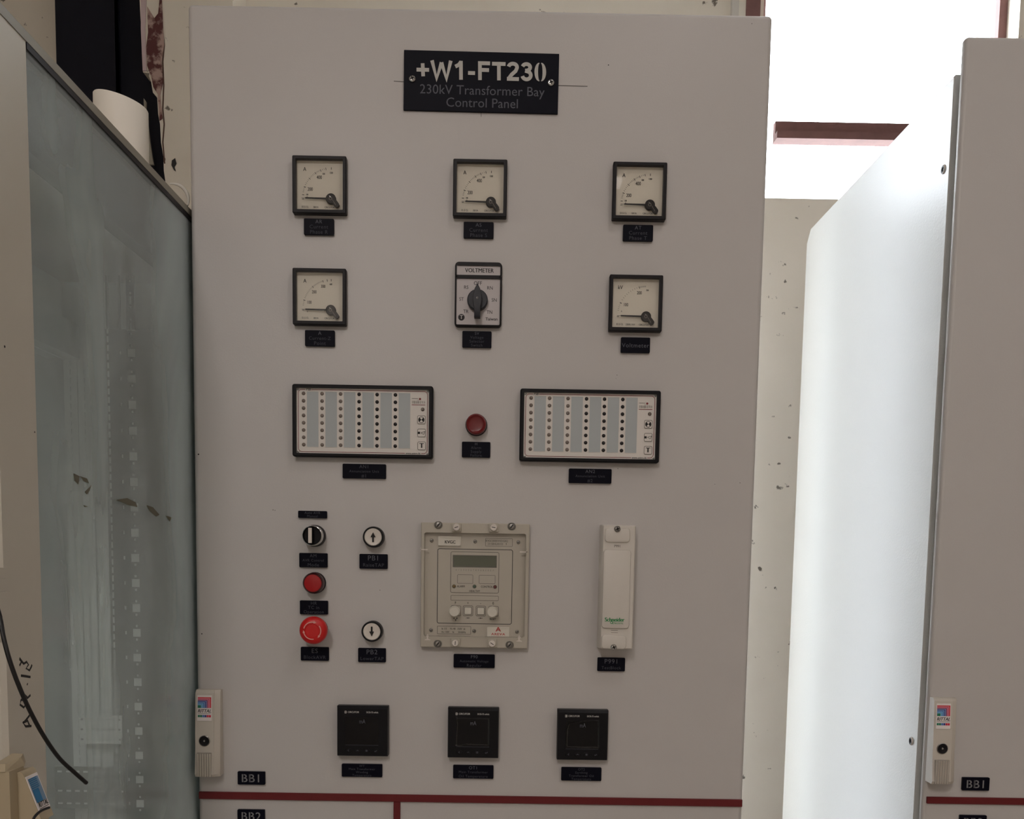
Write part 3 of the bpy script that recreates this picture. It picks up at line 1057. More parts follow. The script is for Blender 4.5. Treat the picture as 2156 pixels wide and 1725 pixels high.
# the large sign
sx_, sz_ = W(1013, 172.5, -0.003)
sg = thing('panel_sign', 'large black sign reading +W1-FT230, screwed to the top of the central cabinet', 'sign', sx_, sz_)
sg.rotation_euler = (0, math.radians(0.35), 0)
MB().slab(PLATE, 0.2065, 0.0765, 0.0005, -0.003, 0.0006, 0.0003).build('plate', sg)
b = MB()
HQ = lambda X, Y: (((X - 947) + 0.026 * (Y - 405)) * 0.0001344, -((Y - 405) - 0.026 * (X - 947)) * 0.0001344)


def stroke(b, m, pts, t, y):
    P = [HQ(*p) for p in pts]
    n = len(P)
    a, c = [], []
    for k in range(n):
        d0 = Vector(P[k]) - Vector(P[k - 1]) if k else Vector(P[1]) - Vector(P[0])
        d1 = Vector(P[k + 1]) - Vector(P[k]) if k < n - 1 else d0
        d0.normalize(); d1.normalize()
        nn = Vector((-d0.y - d1.y, d0.x + d1.x)).normalized()
        w = t * 0.0001344 / 2 / max(nn.dot(Vector((-d0.y, d0.x))), 0.5)
        a.append((P[k][0] + nn.x * w, P[k][1] + nn.y * w))
        c.append((P[k][0] - nn.x * w, P[k][1] - nn.y * w))
    for k in range(n - 1):
        b.poly(m, [a[k], a[k + 1], c[k + 1], c[k]], y)


def arc_pts(cx, cy, rx, ry, a0, a1, n=12):
    return [(cx + rx * math.cos(math.radians(a0 + (a1 - a0) * k / n)), cy - ry * math.sin(math.radians(a0 + (a1 - a0) * k / n))) for k in range(n + 1)]


HY = -0.0033
for pts in ([(369, 229), (373, 352)], [(308, 289), (432, 292)],                                        # +
            [(462, 202), (506, 372), (556, 222)], [(556, 222), (604, 376), (648, 206)],                 # W
            [(748, 208), (748, 386)], [(752, 216), (726, 246), (692, 262)],                             # 1
            [(818, 322), (887, 324)],                                                                   # -
            [(936, 213), (936, 390)], [(918, 230), (1037, 233)], [(936, 294), (1026, 297)],              # F
            [(1124, 220), (1124, 394)], [(1056, 237), (1190, 240)],                                      # T
            arc_pts(1262, 270, 42, 33, 170, -20, 12) + [(1290, 306), (1250, 340), (1222, 376)], [(1203, 380), (1322, 383)],   # 2
            arc_pts(1396, 272, 38, 31, 165, -80, 12) + [(1384, 304)], [(1384, 304)] + arc_pts(1398, 348, 42, 38, 80, -170, 14)):  # 3
    HY -= 0.00006
    stroke(b, ENGR_B, pts, 36, HY)
# stencilled zero: two separate halves
for sgn in (-1, 1):
    o_ = [(1534 + sgn * (9 + 49 * math.sin(math.pi * k / 14)), 317 - 88 * math.cos(math.pi * k / 14)) for k in range(15)]
    i_ = [(1534 + sgn * (9 + 13 * math.sin(math.pi * k / 14)), 317 - 78 * math.cos(math.pi * k / 14)) for k in range(15)]
    for k in range(14):
        b.poly(ENGR_B, [HQ(*o_[k]), HQ(*o_[k + 1]), HQ(*i_[k + 1]), HQ(*i_[k])], HY)
b.build('heading', sg, flat=True)
# thin stencil gaps in the zero
b = MB()
b.text(ENGR, '230kV Transformer Bay', 0.0170, -0.0033, 0.0015, -0.0115, sx=0.99, space=1.02)
b.text(ENGR, 'Control Panel', 0.0170, -0.0033, 0.002, -0.0275, sx=0.99, space=1.02)
b.build('lettering', sg, flat=True)
for u, v in ((868, 166.5), (1160, 173)):
    p = W(u, v, -0.004)
    so = MB().cross_screw(0.0044, -0.003, -0.0062, m=CHROME).build('screw', sg)
    so.location = (p[0] - sx_, 0, p[1] - sz_)

# ------------------------------------------------------------------ square panel meters
MD = 0.011


def meter(u, v, unit, nums, label, bottom, ticks, group='square pointer meters', spec='50/1A'):
    x, z = W(u, v, -MD)
    t = thing('panel_meter', label, 'meter', x, z, 0, group)
    w = 0.0722
    MB().frame(BLACK, w, w * 1.03, 0.0630, 0.0655, 0.0004, -MD, 0.0016, 0.0008, 0.0010, icz=0.0005).build('bezel', t)
    d = MB()
    d.slab(DIAL, 0.0640, 0.0665, 0.0, -0.0025, 0.0004, 0.0, cz=0.0005)
    y = -0.0028
    px, pz = 0.0148, -0.0166
    tz = pz + 0.0022
    for a, big in ticks:
        r0, r1 = (0.0365, 0.0395) if big else (0.0374, 0.0392)
        ca, sa = math.cos(math.radians(a)), math.sin(math.radians(a))
        d.line(INK if big else INK_G, (px + r0 * ca, tz + r0 * sa), (px + r1 * ca, tz + r1 * sa), 0.0007 if big else 0.0004, y)
    for s, nx, nz, sz in nums:
        d.text(INK, s, sz, y, nx, nz, sx=0.72, bold=0.00008)
    d.text(INK, unit, 0.0072, y, -0.0208, 0.0220, bold=0.00010, sx=0.85)
    d.text(INK, bottom, 0.0034, y, -0.0250, -0.0268, align='LEFT', bold=0.00006, sx=0.85)
    d.text(INK, spec, 0.0033, y, -0.0060, -0.0269, bold=0.00005, sx=0.85)
    d.text(INK, 'CIRCUTOR', 0.0034, y, 0.0125, -0.0270, sx=0.8, bold=0.00005)
    d.build('dial', t)
    p = MB()
    p.loft([[(px + 0.001, -0.0062, pz + s * 0.0012) for s in (-1, 1)] + [(px + 0.001, -0.0056, pz + s * 0.0012) for s in (1, -1)],
            [(px - 0.0345, -0.0062, pz + 0.0006 + s * 0.0009) for s in (-1, 1)] + [(px - 0.0345, -0.0056, pz + 0.0006 + s * 0.0009) for s in (1, -1)]], INK)
    p.line(INK, (px - 0.0345, pz + 0.0006), (px - 0.0395, pz + 0.0007), 0.0005, -0.0059)
    p.build('pointer', t)
    h = MB()
    h.lathe(BLACK, [(0.0068, -0.0026), (0.0068, -0.0068), (0.0060, -0.0074)], px, pz)
    h.loft([rr(0.0066, 0.0105, 0.0028, yy, 4) for yy in (-0.0028, -0.0076)], BLACK)
    bmv = h.bm.verts
    bmv.ensure_lookup_table()
    n2 = 2 * 4 * 5
    ca, sa = math.cos(math.radians(38)), math.sin(math.radians(38))
    for vv in bmv[-n2:]:
        xx, zz = vv.co.x, vv.co.z
        vv.co.x, vv.co.z = px + 0.0066 + ca * xx - sa * zz, pz - 0.0062 + sa * xx + ca * zz
    h.ring(INK_G, 0.0012, 0.0024, -0.0074, -0.0077, px - 0.0004, pz - 0.0002)
    h.line(STEEL, (px - 0.002, pz + 0.003), (px + 0.0004, pz + 0.0016), 0.0007, -0.0078)
    h.line(INK_G, (px + 0.0022, pz - 0.0016), (px + 0.0068, pz - 0.0086), 0.0009, -0.0080)
    h.build('pivot_cover', t)
    MB().slab(CLEAR, 0.0634, 0.0660, -0.0085, -0.0093, 0.0004, 0.0, cz=0.0005).build('glass', t, flat=True)
    return t


def arc(lst, minor):
    out = [(a, True) for a in lst]
    for a0, a1, n in minor:
        out += [(a0 + (a1 - a0) * j / n, False) for j in range(1, n)]
    return out


TA = arc([183, 175, 159, 140, 124, 112, 101, 90], [(172, 158, 5), (158, 140, 5), (140, 124, 5), (124, 112, 5), (112, 101, 3)])
NA = [('200', -0.0136, -0.0038, 0.0066), ('400', -0.0013, 0.0118, 0.0066), ('100', -0.0178, -0.0108, 0.0030), ('0', -0.0178, -0.0140, 0.0030), ('500', 0.0046, 0.0164, 0.0032), ('1200', 0.0148, 0.0180, 0.0032)]
meter(672, 388.3, 'A', NA, 'square ammeter at the left of the top row, above the AR plate', 'E1.5 CL', TA)
meter(1010.6, 395.5, 'A', NA, 'square ammeter in the middle of the top row, above the AS plate', 'E1.5 CL', TA)
meter(1347, 401.5, 'A', NA, 'square ammeter at the right of the top row, above the AT plate', 'E1.5 CL', TA)
TB_ = arc([183, 163, 131, 107, 98, 90], [(176, 161, 5), (161, 131, 10), (131, 107, 10)])
NB = [('100', -0.0150, -0.0062, 0.0060), ('200', -0.0082, 0.0076, 0.0060), ('300', 0.0039, 0.0152, 0.0058), ('0', -0.0175, -0.0184, 0.0030), ('600', 0.0144, 0.0182, 0.0032)]
meter(672, 624.3, 'A', NB, 'square ammeter at the left of the second row, scaled to 300', 'E1.5 CL', TB_, spec='30/1A')
TV = arc([183, 155, 105], [(174, 153, 6), (153, 105, 10), (105, 90, 8)])
NV = [('100', -0.0128, -0.0008, 0.0062), ('200', 0.0052, 0.0152, 0.0062), ('0', -0.0184, -0.0096, 0.0030), ('250', 0.0160, 0.0188, 0.0032)]
meter(1339, 638, 'kV', NV, 'square voltmeter marked kV at the right of the second row', 'E1.5 CL', TV, spec='220/0.11kV')

# ------------------------------------------------------------------ voltmeter selector switch
A = At(1006.8, 619.5, -0.010)
t = thing('selector_switch', 'rotary selector switch marked VOLTMETER with positions around a black knob', 'switch', A.x, A.z)
b = MB()
b.slab(BLACK, 0.0638, 0.0852, 0.0004, -0.0065, 0.0050, 0.0012, n=6)
b.frame(BLACK, 0.0632, 0.0660, 0.0588, 0.0610, -0.005, -0.0100, 0.0050, 0.0012, 0.001, cz=-0.0094, icz=-0.0098)
b.frame(BLACK, 0.0632, 0.0206, 0.0588, 0.0126, -0.005, -0.0100, 0.0050, 0.0008, 0.001, cz=0.0320, icz=0.0314)
b.build('housing', t)
b = MB()
b.slab(SILV, 0.0590, 0.0128, -0.006, -0.0078, 0.0006, 0.0, cz=0.0314)
b.text(INK, 'VOLTMETER', 0.0078, -0.0080, 0.0012, 0.0314, bold=0.00018, sx=0.90)
for sgn in (0.0345, 0.0283):
    pass
b.build('title_plate', t)
b = MB()
b.slab(SILV, 0.0590, 0.0612, -0.006, -0.0078, 0.0010, 0.0, cz=-0.0098)
for s, u, v, sz in (('OFF', 1006, 596, 0.0066), ('RS', 981.4, 604.5, 0.0062), ('RN', 1031.6, 606, 0.0062), ('ST', 971.5, 629.5, 0.0062), ('SN', 1040.6, 631.5, 0.0062), ('TR', 980.8, 655.5, 0.0062), ('TN', 1030.7, 657, 0.0062)):
    b.text(INK, s, sz * 1.05, -0.0080, *A(u, v), sx=0.92)
b.text(INK, 'Taiwan', 0.0058, -0.0080, *A(1035, 671.5), bold=0.0001)
b.disc(INK, 0.0044, -0.0080, *A(971.3, 667.5), n=24)
b.text(SILV, 'T', 0.0074, -0.0082, *A(971.3, 667.5), bold=0.00015)
b.build('face_plate', t)
b = MB()
KN = mat('knob_dark_grey', (44, 46, 54), 0.5)
b.lathe(KN, [(0.0140, -0.0078), (0.0138, -0.0150), (0.0126, -0.0165)], 0, 0, 36)
ptr = [(0.0, 0.0190), (0.0035, 0.0130), (0.0058, 0.0040), (0.0058, -0.0050), (0.0040, -0.0130), (0.0040, -0.0246), (-0.0040, -0.0246), (-0.0040, -0.0130), (-0.0058, -0.0050), (-0.0058, 0.0040), (-0.0035, 0.0130)]
b.loft([[(x, y, z) for x, z in [(q[0] * s, q[1] * s) for q in ptr]] for y, s in ((-0.0120, 1.0), (-0.0235, 1.0), (-0.0250, 0.90))], KN)
ko = b.build('knob', t)
kx, kz = A(1005.5, 632)
ko.location = (kx, 0, kz - 0.0006)
b = MB()
b.cross_screw(0.0016, -0.0245, -0.0254)
b.build('screw', ko)

# ------------------------------------------------------------------ annunciators


def annunciator(u, v, label):
    D = 0.013
    A = At(u, v, -D)
    t = thing('annunciator', label, 'alarm panel', A.x, A.z, 0, 'alarm annunciators')
    w, h = 0.1920, 0.0975
    iw, ih = 0.1812, 0.0880
    MB().frame(BLACK2, w, h, iw, ih, 0.0004, -D, 0.0030, 0.0008, 0.0014).build('bezel', t)
    f = MB()
    Y = -0.0090
    f.slab(FACE, iw + 0.001, ih + 0.001, -0.002, Y, 0.0006, 0.0)
    yp_ = Y - 0.0002
    f.outline(INK_R, 0.1772, 0.0842, 0.0007, yp_, 0.0050)
    mm = 0.0006586
    pos = lambda U, V: ((U - 763.3) * mm * 1.003 + (V - 887.3) * 0.0168 * mm, -(V - 887.3) * mm + (U - 763.3) * 0.0185 * mm)
    ox, oz = pos(651.5, 822)
    f.rect(FACE, 0.0078, 0.0030, yp_ - 0.0001, -0.0745, 0.0418)
    f.text(INK, 'FSB', 0.0042, yp_ - 0.0002, -0.0745, 0.0418, bold=0.00012, shear=0.2)
    f.rect(FACE, 0.0225, 0.0030, yp_ - 0.0001, 0.0690, -0.0418)
    f.text(INK, 'www.unitro.de', 0.0036, yp_ - 0.0002, 0.0690, -0.0418, bold=0.00008, sx=0.92)
    lx, lz = pos(879, 846.5)
    f.text(INK_G, 'unitro', 0.0082, yp_, lx, lz - 0.0004, bold=0.00045, sx=0.86)
    f.text(FACE, 'unitro', 0.0082, yp_ - 0.0002, lx, lz - 0.0004, bold=0.0, sx=0.86)
    f.disc(INK_R, 0.0015, yp_ - 0.0003, lx + 0.0020, lz + 0.0034, n=14)
    f.rect(INK_R, 0.0185, 0.0008, yp_, lx, lz - 0.0045)
    f.rect(INK_G, 0.0085, 0.0006, yp_, lx - 0.005, lz + 0.0040)
    f.build('face_plate', t)
    cols = [639.8, 678, 716.3, 754.6, 791.8, 829.7]
    for ci, U in enumerate(cols):
        x0, _ = pos(U + 0.9, 884)
        s = MB()
        sxx = x0 + 0.0124
        s.frame(FACE, 0.0166, 0.0752, 0.0158, 0.0744, Y + 0.001, Y - 0.0005, 0.0003, 0.0003, 0.0001, sxx, 0.0020)
        s.slab(STRIP_GR, 0.0158, 0.0744, Y + 0.001, Y - 0.0002, 0.0003, 0.0, sxx, 0.0020)
        s.build('label_strip', t, flat=True)
        for r_ in range(8):
            z0 = 0.0366 - r_ * 0.00985
            q = MB()
            m = LED_G if ci < 3 else LED_K
            q.lathe(m, [(0.0021, Y + 0.001), (0.0021, Y - 0.0007), (0.0014, Y - 0.0014), (0.0005, Y - 0.0016)], x0, z0, 14)
            q.ring(INK_G if ci < 3 else INK, 0.0020, 0.0025, Y + 0.001, Y - 0.0004, x0, z0, 14)
            q.build('indicator_lens', t)
    bx, bz = pos(887.5, 862.7)
    q = MB()
    q.lathe(LED_G, [(0.0021, Y + 0.001), (0.0021, Y - 0.0007), (0.0014, Y - 0.0014), (0.0005, Y - 0.0016)], bx, bz, 14)
    q.ring(INK, 0.0020, 0.0025, Y + 0.001, Y - 0.0004, bx, bz, 14)
    q.build('indicator_lens', t)
    for i, V in enumerate((883.8, 910.7, 937.2)):
        bx, bz = pos(884.7, V)
        q = MB()
        q.slab(FACE, 0.0110, 0.0112, Y + 0.0005, Y - 0.0006, 0.0018, 0.0003, bx, bz)
        yy = Y - 0.0008
        q.outline(INK_G, 0.0112, 0.0114, 0.0006, yy, 0.0020, bx, bz)
        if i == 0:
            q.disc(INK, 0.0042, yy, bx, bz, 24)
            for s in (1, -1):
                q.poly(FACE, [(bx, bz)] + [(bx + 0.0035 * math.cos(math.radians(a)), bz + s * 0.0035 * math.sin(math.radians(a))) for a in (50, 70, 90, 110, 130)], yy - 0.0002)
        elif i == 1:
            q.rect(INK, 0.0032, 0.0030, yy, bx - 0.0036, bz)
            P4 = [(bx - 0.001, bz), (bx + 0.0022, bz + 0.0013), (bx + 0.0048, bz + 0.0020), (bx + 0.0030, bz - 0.0020), (bx - 0.001, bz)]
            for a, c in zip(P4[:-1], P4[1:]):
                q.line(INK, a, c, 0.0005, yy)
        else:
            q.text(INK, 'T', 0.0092, yy, bx, bz, bold=0.0005)
        q.build('push_key', t)
    for sx in (-1, 1):
        for s2 in (-1, 1):
            q = MB()
            q.lathe(STEEL, [(0.0016, Y + 0.0005), (0.0015, Y - 0.0005), (0.0006, Y - 0.0008)], sx * 0.0886, s2 * 0.0420, 14)
            q.build('screw', t)
    return t


annunciator(763.2, 887.3, 'white annunciator with rows of lamp dots, left of the round red lamp')
annunciator(1242.2, 896.8, 'white annunciator with rows of lamp dots, right of the round red lamp')

# ------------------------------------------------------------------ round pilot devices


def pilot(name, u, v, depth, label, cat, group=None):
    x, z = W(u, v, -depth)
    return thing(name, label, cat, x, z, 0, group)


t = pilot('pilot_lamp', 1002.3, 892.5, 0.016, 'round dark red pilot lamp between the two annunciators', 'lamp', 'red pilot lamps')
MB().lathe(BLACK, [(0.0150, 0.0004), (0.0150, -0.004), (0.0142, -0.005)]).build('base_ring', t)
MB().lathe(mat('dull_red_lens', (108, 12, 18), 0.3), [(0.0140, -0.004), (0.0140, -0.0135), (0.0132, -0.0155), (0.0118, -0.0160), (0.0105, -0.0150), (0.0085, -0.0146), (0.002, -0.0146)], n=40).build('lens', t)
t = pilot('pilot_lamp', 658.5, 1228.4, 0.020, 'round bright red pilot lamp below the black rotary switch', 'lamp', 'red pilot lamps')
MB().lathe(BLACK, [(0.0150, 0.0004), (0.0150, -0.006), (0.0144, -0.007)]).build('base_ring', t)
b = MB()
b.lathe(RED_DK, [(0.0143, -0.006), (0.0143, -0.0180), (0.0130, -0.0200), (0.0120, -0.0200)], n=40, cap1=False)
b.build('lens_rim', t)
MB().lathe(RED_LENS, [(0.0120, -0.0198), (0.0117, -0.0206), (0.006, -0.0212), (0.001, -0.0214)], n=40).build('lens', t)
# rotary switch with white bar
t = pilot('rotary_switch', 657.2, 1128, 0.024, 'black round rotary switch with chrome ring and white pointer bar', 'switch')
MB().lathe(BLACK, [(0.0150, 0.0004), (0.0150, -0.012), (0.0146, -0.013)], n=36).build('base_ring', t)
MB().loft([circ(r, y, 40) for r, y in ((0.0142, -0.010), (0.0142, -0.0215), (0.0137, -0.0240), (0.0128, -0.0245), (0.0122, -0.0238), (0.0122, -0.018))], CHROME, cap1=False).build('chrome_ring', t)
b = MB()
b.lathe(BLACK2, [(0.0122, -0.016), (0.0122, -0.0190), (0.0118, -0.0195)], n=36)
b.loft([rr(0.0064, 0.0225, 0.0026, y, 4, -0.0018) for y in (-0.019, -0.0290)] + [rr(0.0054, 0.0215, 0.002, -0.0296, 4, -0.0018)], BLACK2)
ko = b.build('knob', t)
MB().slab(WHITE, 0.0048, 0.0206, -0.0290, -0.0304, 0.0006, 0.0002, -0.0018).build('pointer_bar', ko)


def arrow_button(u, v, up, label):
    t = pilot('push_button', u, v, 0.016, label, 'button', 'arrow push buttons')
    MB().loft([circ(r, y, 40) for r, y in ((0.0145, 0.0004), (0.0145, -0.0140), (0.0138, -0.0160), (0.0124, -0.0160), (0.0120, -0.012))], BLACK2, cap1=False).build('bezel_ring', t)
    b = MB()
    b.lathe(WHITE, [(0.0120, -0.010), (0.0120, -0.0150), (0.0110, -0.0156), (0.0085, -0.0150), (0.002, -0.0147)], n=40)
    s = 1 if up else -1
    y = -0.0158
    b.poly(INK, [(0.0, s * 0.0066), (0.0034, s * -0.0002), (0.0012, s * -0.0002), (0.0012, s * -0.0070), (-0.0012, s * -0.0070), (-0.0012, s * -0.0002), (-0.0034, s * -0.0002)], y)
    b.build('cap', t)


arrow_button(785.4, 1131, True, 'white push button with a black up arrow, above the PB1 plate')
arrow_button(782.5, 1330.4, False, 'white push button with a black down arrow, above the PB2 plate')
# emergency stop
t = pilot('emergency_stop', 657.8, 1328.3, 0.036, 'red mushroom emergency stop button with curved pink arrows', 'button')
MB().lathe(BLACK, [(0.0150, 0.0004), (0.0150, -0.006), (0.011, -0.010), (0.011, -0.022)]).build('base_ring', t)
b = MB()
b.lathe(RED_BTN, [(0.0120, -0.018), (0.0175, -0.021), (0.0190, -0.024), (0.0192, -0.029), (0.0184, -0.0330), (0.0165, -0.0355), (0.0130, -0.0370), (0.0098, -0.0374), (0.0092, -0.0366), (0.001, -0.0366)], n=44)
yq = -0.0385
for a0, a1 in ((165, 80), (35, -35), (-80, -165)):
    n = 10
    rad = 0.0118
    P = [(rad * math.cos(math.radians(a0 + (a1 - a0) * j / n)), rad * math.sin(math.radians(a0 + (a1 - a0) * j / n))) for j in range(n + 1)]
    for a, c in zip(P[:-1], P[1:]):
        b.line(PINK, a, c, 0.0013, yq + 0.0005)
    a = math.radians(a1)
    tx, tz = math.sin(a), -math.cos(a)
    e = P[-1]
    b.poly(PINK, [(e[0] + tx * 0.0038, e[1] + tz * 0.0038), (e[0] + math.cos(a) * 0.0017, e[1] + math.sin(a) * 0.0017), (e[0] - math.cos(a) * 0.0017, e[1] - math.sin(a) * 0.0017)], yq + 0.0005)
b.build('mushroom_cap', t)

# ------------------------------------------------------------------ voltage regulator relay
FD = 0.012
A = At(999.3, 1234, -FD)
t = thing('voltage_regulator', 'beige voltage regulator relay with a small green display behind a clear cover', 'relay', A.x, A.z)
b = MB()
cw, ch = 0.1498, 0.1730
rc0, rc1 = A(892.5, 1121.5), A(1106.5, 1343)
icx, icz = (rc0[0] + rc1[0]) / 2, (rc0[1] + rc1[1]) / 2
iw, ih = 0.1408, 0.1440
b.frame(OFFWHITE, cw, ch, iw, ih, 0.0004, -FD, 0.0012, 0.0030, 0.0010, icx=0.0, icz=icz)
b.build('case', t)
f = MB()
FY2 = -0.0035
f.slab(OFFWHITE, iw + 0.002, ih + 0.002, 0.0, FY2, 0.003, 0.0, 0, icz)
y = FY2 - 0.0002


def box_uv(u0, v0, u1, v1, yd=FY2):
    a, c = A(u0, v0, yd), A(u1, v1, yd)
    return (a[0] + c[0]) / 2, (a[1] + c[1]) / 2, abs(c[0] - a[0]), abs(a[1] - c[1])


def outl(u0, v0, u1, v1, th=0.0006, r=0.002, m=INK_G):
    cx, cz, w, h = box_uv(u0, v0, u1, v1)
    f.outline(m, w, h, th, y, r, cx, cz)


outl(921, 1155, 1077.5, 1315.5, 0.0009, 0.0030, INK)
outl(949, 1161.5, 1050, 1250, 0.0007, 0.0025)
outl(963, 1210, 996, 1229.5, 0.0005, 0.0012)
outl(1008.5, 1211, 1042.5, 1230, 0.0005, 0.0012)
outl(949, 1253.5, 1049.5, 1266, 0.0005, 0.0012)
outl(1022, 1133.5, 1079, 1151.5, 0.0005, 0.0008)
outl(920.5, 1318, 991.5, 1336.5, 0.0006, 0.0008)
f.text(INK_G, 'KVGC20201V1E1GEQ', 0.0040, y, *A(1046, 1139.5, FY2), sx=0.82, bold=0.00008)
f.text(INK_G, '21150HG/01/13    9', 0.0040, y, *A(1047, 1146, FY2), sx=0.82, bold=0.00008)
f.text(INK, 'In 1/5     Vx 48   250V  dc', 0.0038, y, *A(955, 1324.5, FY2), sx=0.84, bold=0.00005)
f.text(INK, 'Vn 110V     fn      50/60Hz', 0.0038, y, *A(955, 1331.5, FY2), sx=0.84, bold=0.00005)
for j in range(16):
    f.text(INK_G, '0123456789ABCDEF'[j], 0.0032, y, *A(960.5 + j * 5.2, 1200.5 + j * 0.08, FY2), sx=0.8)
for s, u, v, sz in (('ALARM', 970.5, 1235.2, 0.0042), ('CONTROL', 1025, 1236, 0.0042), ('HEALTHY', 999.3, 1245.2, 0.0042), ('F', 959, 1269.8, 0.0050), ('+', 985.3, 1270.3, 0.0050), ('-', 1012, 1270.5, 0.0056),
                    ('0', 1038.3, 1271, 0.0052), ('RESET', 1037.8, 1304, 0.0040)):
    f.text(INK, s, sz, y, *A(u, v, FY2), sx=0.82, bold=0.00006)
for u, v, s in ((985.2, 1301.6, -1), (1011.7, 1302, 1)):
    cx, cz = A(u, v, FY2)
    f.line(INK, (cx - 0.003, cz), (cx + 0.003, cz), 0.0006, y)
    f.poly(INK, [(cx + s * 0.0014, cz), (cx - s * 0.0006, cz + 0.0011), (cx - s * 0.0006, cz - 0.0011)], y - 0.0001)
for du, dv, s in ((-2.5, -1.5, 1), (3.5, -1.5, 1), (1, 2.5, -1)):
    cx, cz = A(958.5 + du, 1303.5 + dv, FY2)
    f.poly(INK, [(cx, cz + s * 0.0018), (cx + 0.0010, cz - s * 0.0010), (cx - 0.0010, cz - s * 0.0010)], y)
f.build('face_plate', t)


def tagplate(u0, v0, u1, v1, name, drw):
    cx, cz, w, h = box_uv(u0, v0, u1, v1)
    q = MB()
    q.slab(BEIGE_LT, w, h, 0.0, -0.0030, 0.0006, 0.0004)
    q.box(BEIGE_LT, -w / 2 + 0.0005, w / 2 - 0.0005, -0.0040, -0.002, h / 2 - 0.0018, h / 2)
    drw(q)
    o = q.build(name, t)
    o.location = (cx, FY2, cz)


tagplate(922.5, 1129.5, 970.5, 1150, 'type_tag', lambda q: q.text(INK, 'KVGC', 0.0062, -0.0033, 0.001, -0.0014, bold=0.0002, sx=0.9))


def areva(q):
    q.text(RED_PR, 'A', 0.0090, -0.0042, 0, 0.0034, bold=0.0002, sx=1.2)
    q.text(RED_PR, 'AREVA', 0.0046, -0.0033, 0, -0.0034, bold=0.00012, sx=1.25, space=1.15)


tagplate(1025.5, 1320, 1072.5, 1341, 'maker_tag', areva)
cx, cz, w, h = box_uv(954.3, 1169.5, 1045, 1195)
q = MB()
q.frame(INK_G, w + 0.001, h + 0.001, w - 0.0006, h - 0.0006, 0.001, -0.0004, 0.0003, 0.0003, 0.0001)
q.slab(LCD, w, h, 0.001, 0.0001, 0.0003, 0.0)
o = q.build('display', t)
o.location = (cx, FY2 - 0.0002, cz)
for u, v, m in ((956, 1235, LED_A), (999, 1235.3, LED_GR), (1042.3, 1236.2, LED_R)):
    q = MB()
    q.ring(INK_G, 0.0021, 0.0027, 0.0005, -0.0006)
    q.lathe(m, [(0.0021, 0.0005), (0.0021, -0.0006), (0.0014, -0.0014), (0.0004, -0.0016)], n=18)
    o = q.build('indicator_light', t)
    p = A(u, v, FY2)
    o.location = (p[0], FY2, p[1])
for u, v, sh in ((957.6, 1286.2, 'r'), (985.3, 1286.5, 's'), (1012.3, 1287, 's'), (1036.7, 1287.4, 'r')):
    q = MB()
    q.outline(INK_G, 0.0143, 0.0145, 0.0006, -0.0002, 0.002, 0.0016 if sh == 'r' else 0, 0)
    if sh == 'r':
        q.loft([circ(r, yy, 30) for r, yy in ((0.0068, 0), (0.0068, -0.0135), (0.0074, -0.0145), (0.0074, -0.0165), (0.0066, -0.0172), (0.0060, -0.0165), (0.001, -0.0163))], BEIGE_LT)
    else:
        q.frame(OFFWHITE, 0.0112, 0.0112, 0.0100, 0.0100, 0.0005, -0.0008, 0.001, 0.0006, 0.0002)
        q.slab(BEIGE_LT, 0.0094, 0.0094, 0.0005, -0.0020, 0.0006, 0.0004)
        q.outline(INK, 0.0104, 0.0104, 0.0006, -0.0010, 0.0006)
    o = q.build('key', t)
    p = A(u, v, FY2)
    o.location = (p[0], FY2 - 0.0001, p[1])
for u, v in ((909, 1138.5), (1000.5, 1140.5), (1091.5, 1142), (907.5, 1327), (998.3, 1329), (1088.5, 1330.5)):
    o = MB().cross_screw(0.0026, 0.0005, -0.0018, slot='one').build('screw', t)
    p = A(u, v, FY2)
    o.location = (p[0], FY2, p[1])
for u, v, top in ((923, 1106, 1), (1077.3, 1109, 1), (921.8, 1356, 0), (1073, 1358.3, 0)):
    q = MB()
    q.loft([rr(0.0118, 0.0105, 0.005, 0.0, 5), rr(0.0118, 0.0105, 0.005, -0.0006, 5)], mat('notch_shade_grey', (120, 116, 108), 0.6))
    q.cross_screw(0.0046, 0, -0.0022, slot='one', rot=0.9)
    o = q.build('fixing_screw', t)
    p = A(u, v, -FD)
    o.location = (p[0], -FD, p[1])
for u, v, rot in ((961, 1110.5, 0.35), (1039.3, 1111, -0.15), (958.5, 1354, 1.5), (1036, 1355.5, -0.6)):
    q = MB()
    q.slab(OFFWHITE, 0.0130, 0.0120, 0.002, -0.0040, 0.0012, 0.0006)
    q.lathe(WHITE, [(0.0048, -0.003), (0.0048, -0.0075), (0.0042, -0.0085)], n=24)
    q.line(INK, (-0.0026 * math.cos(rot), -0.0026 * math.sin(rot)), (0.0026 * math.cos(rot), 0.0026 * math.sin(rot)), 0.0009, -0.0087)
    o = q.build('cover_fastener', t)
    p = A(u, v, -FD - 0.006)
    o.location = (p[0], -FD, p[1])
for u, v in ((900.3, 1341.5), (1093, 1344.5)):
    q = MB()
    q.poly(WHITE, [(0, 0.004), (0.0024, 0.0), (0.0011, 0.0), (0.0011, -0.003), (0.004, -0.004), (0.004, -0.005), (-0.004, -0.005), (-0.004, -0.004), (-0.0011, -0.003), (-0.0011, 0.0), (-0.0024, 0.0)], 0.0, -0.0015)
    o = q.build('cover_clip', t, flat=True)
    p = A(u, v, -0.011)
    o.location = (p[0], -0.0115, p[1] + 0.0005)
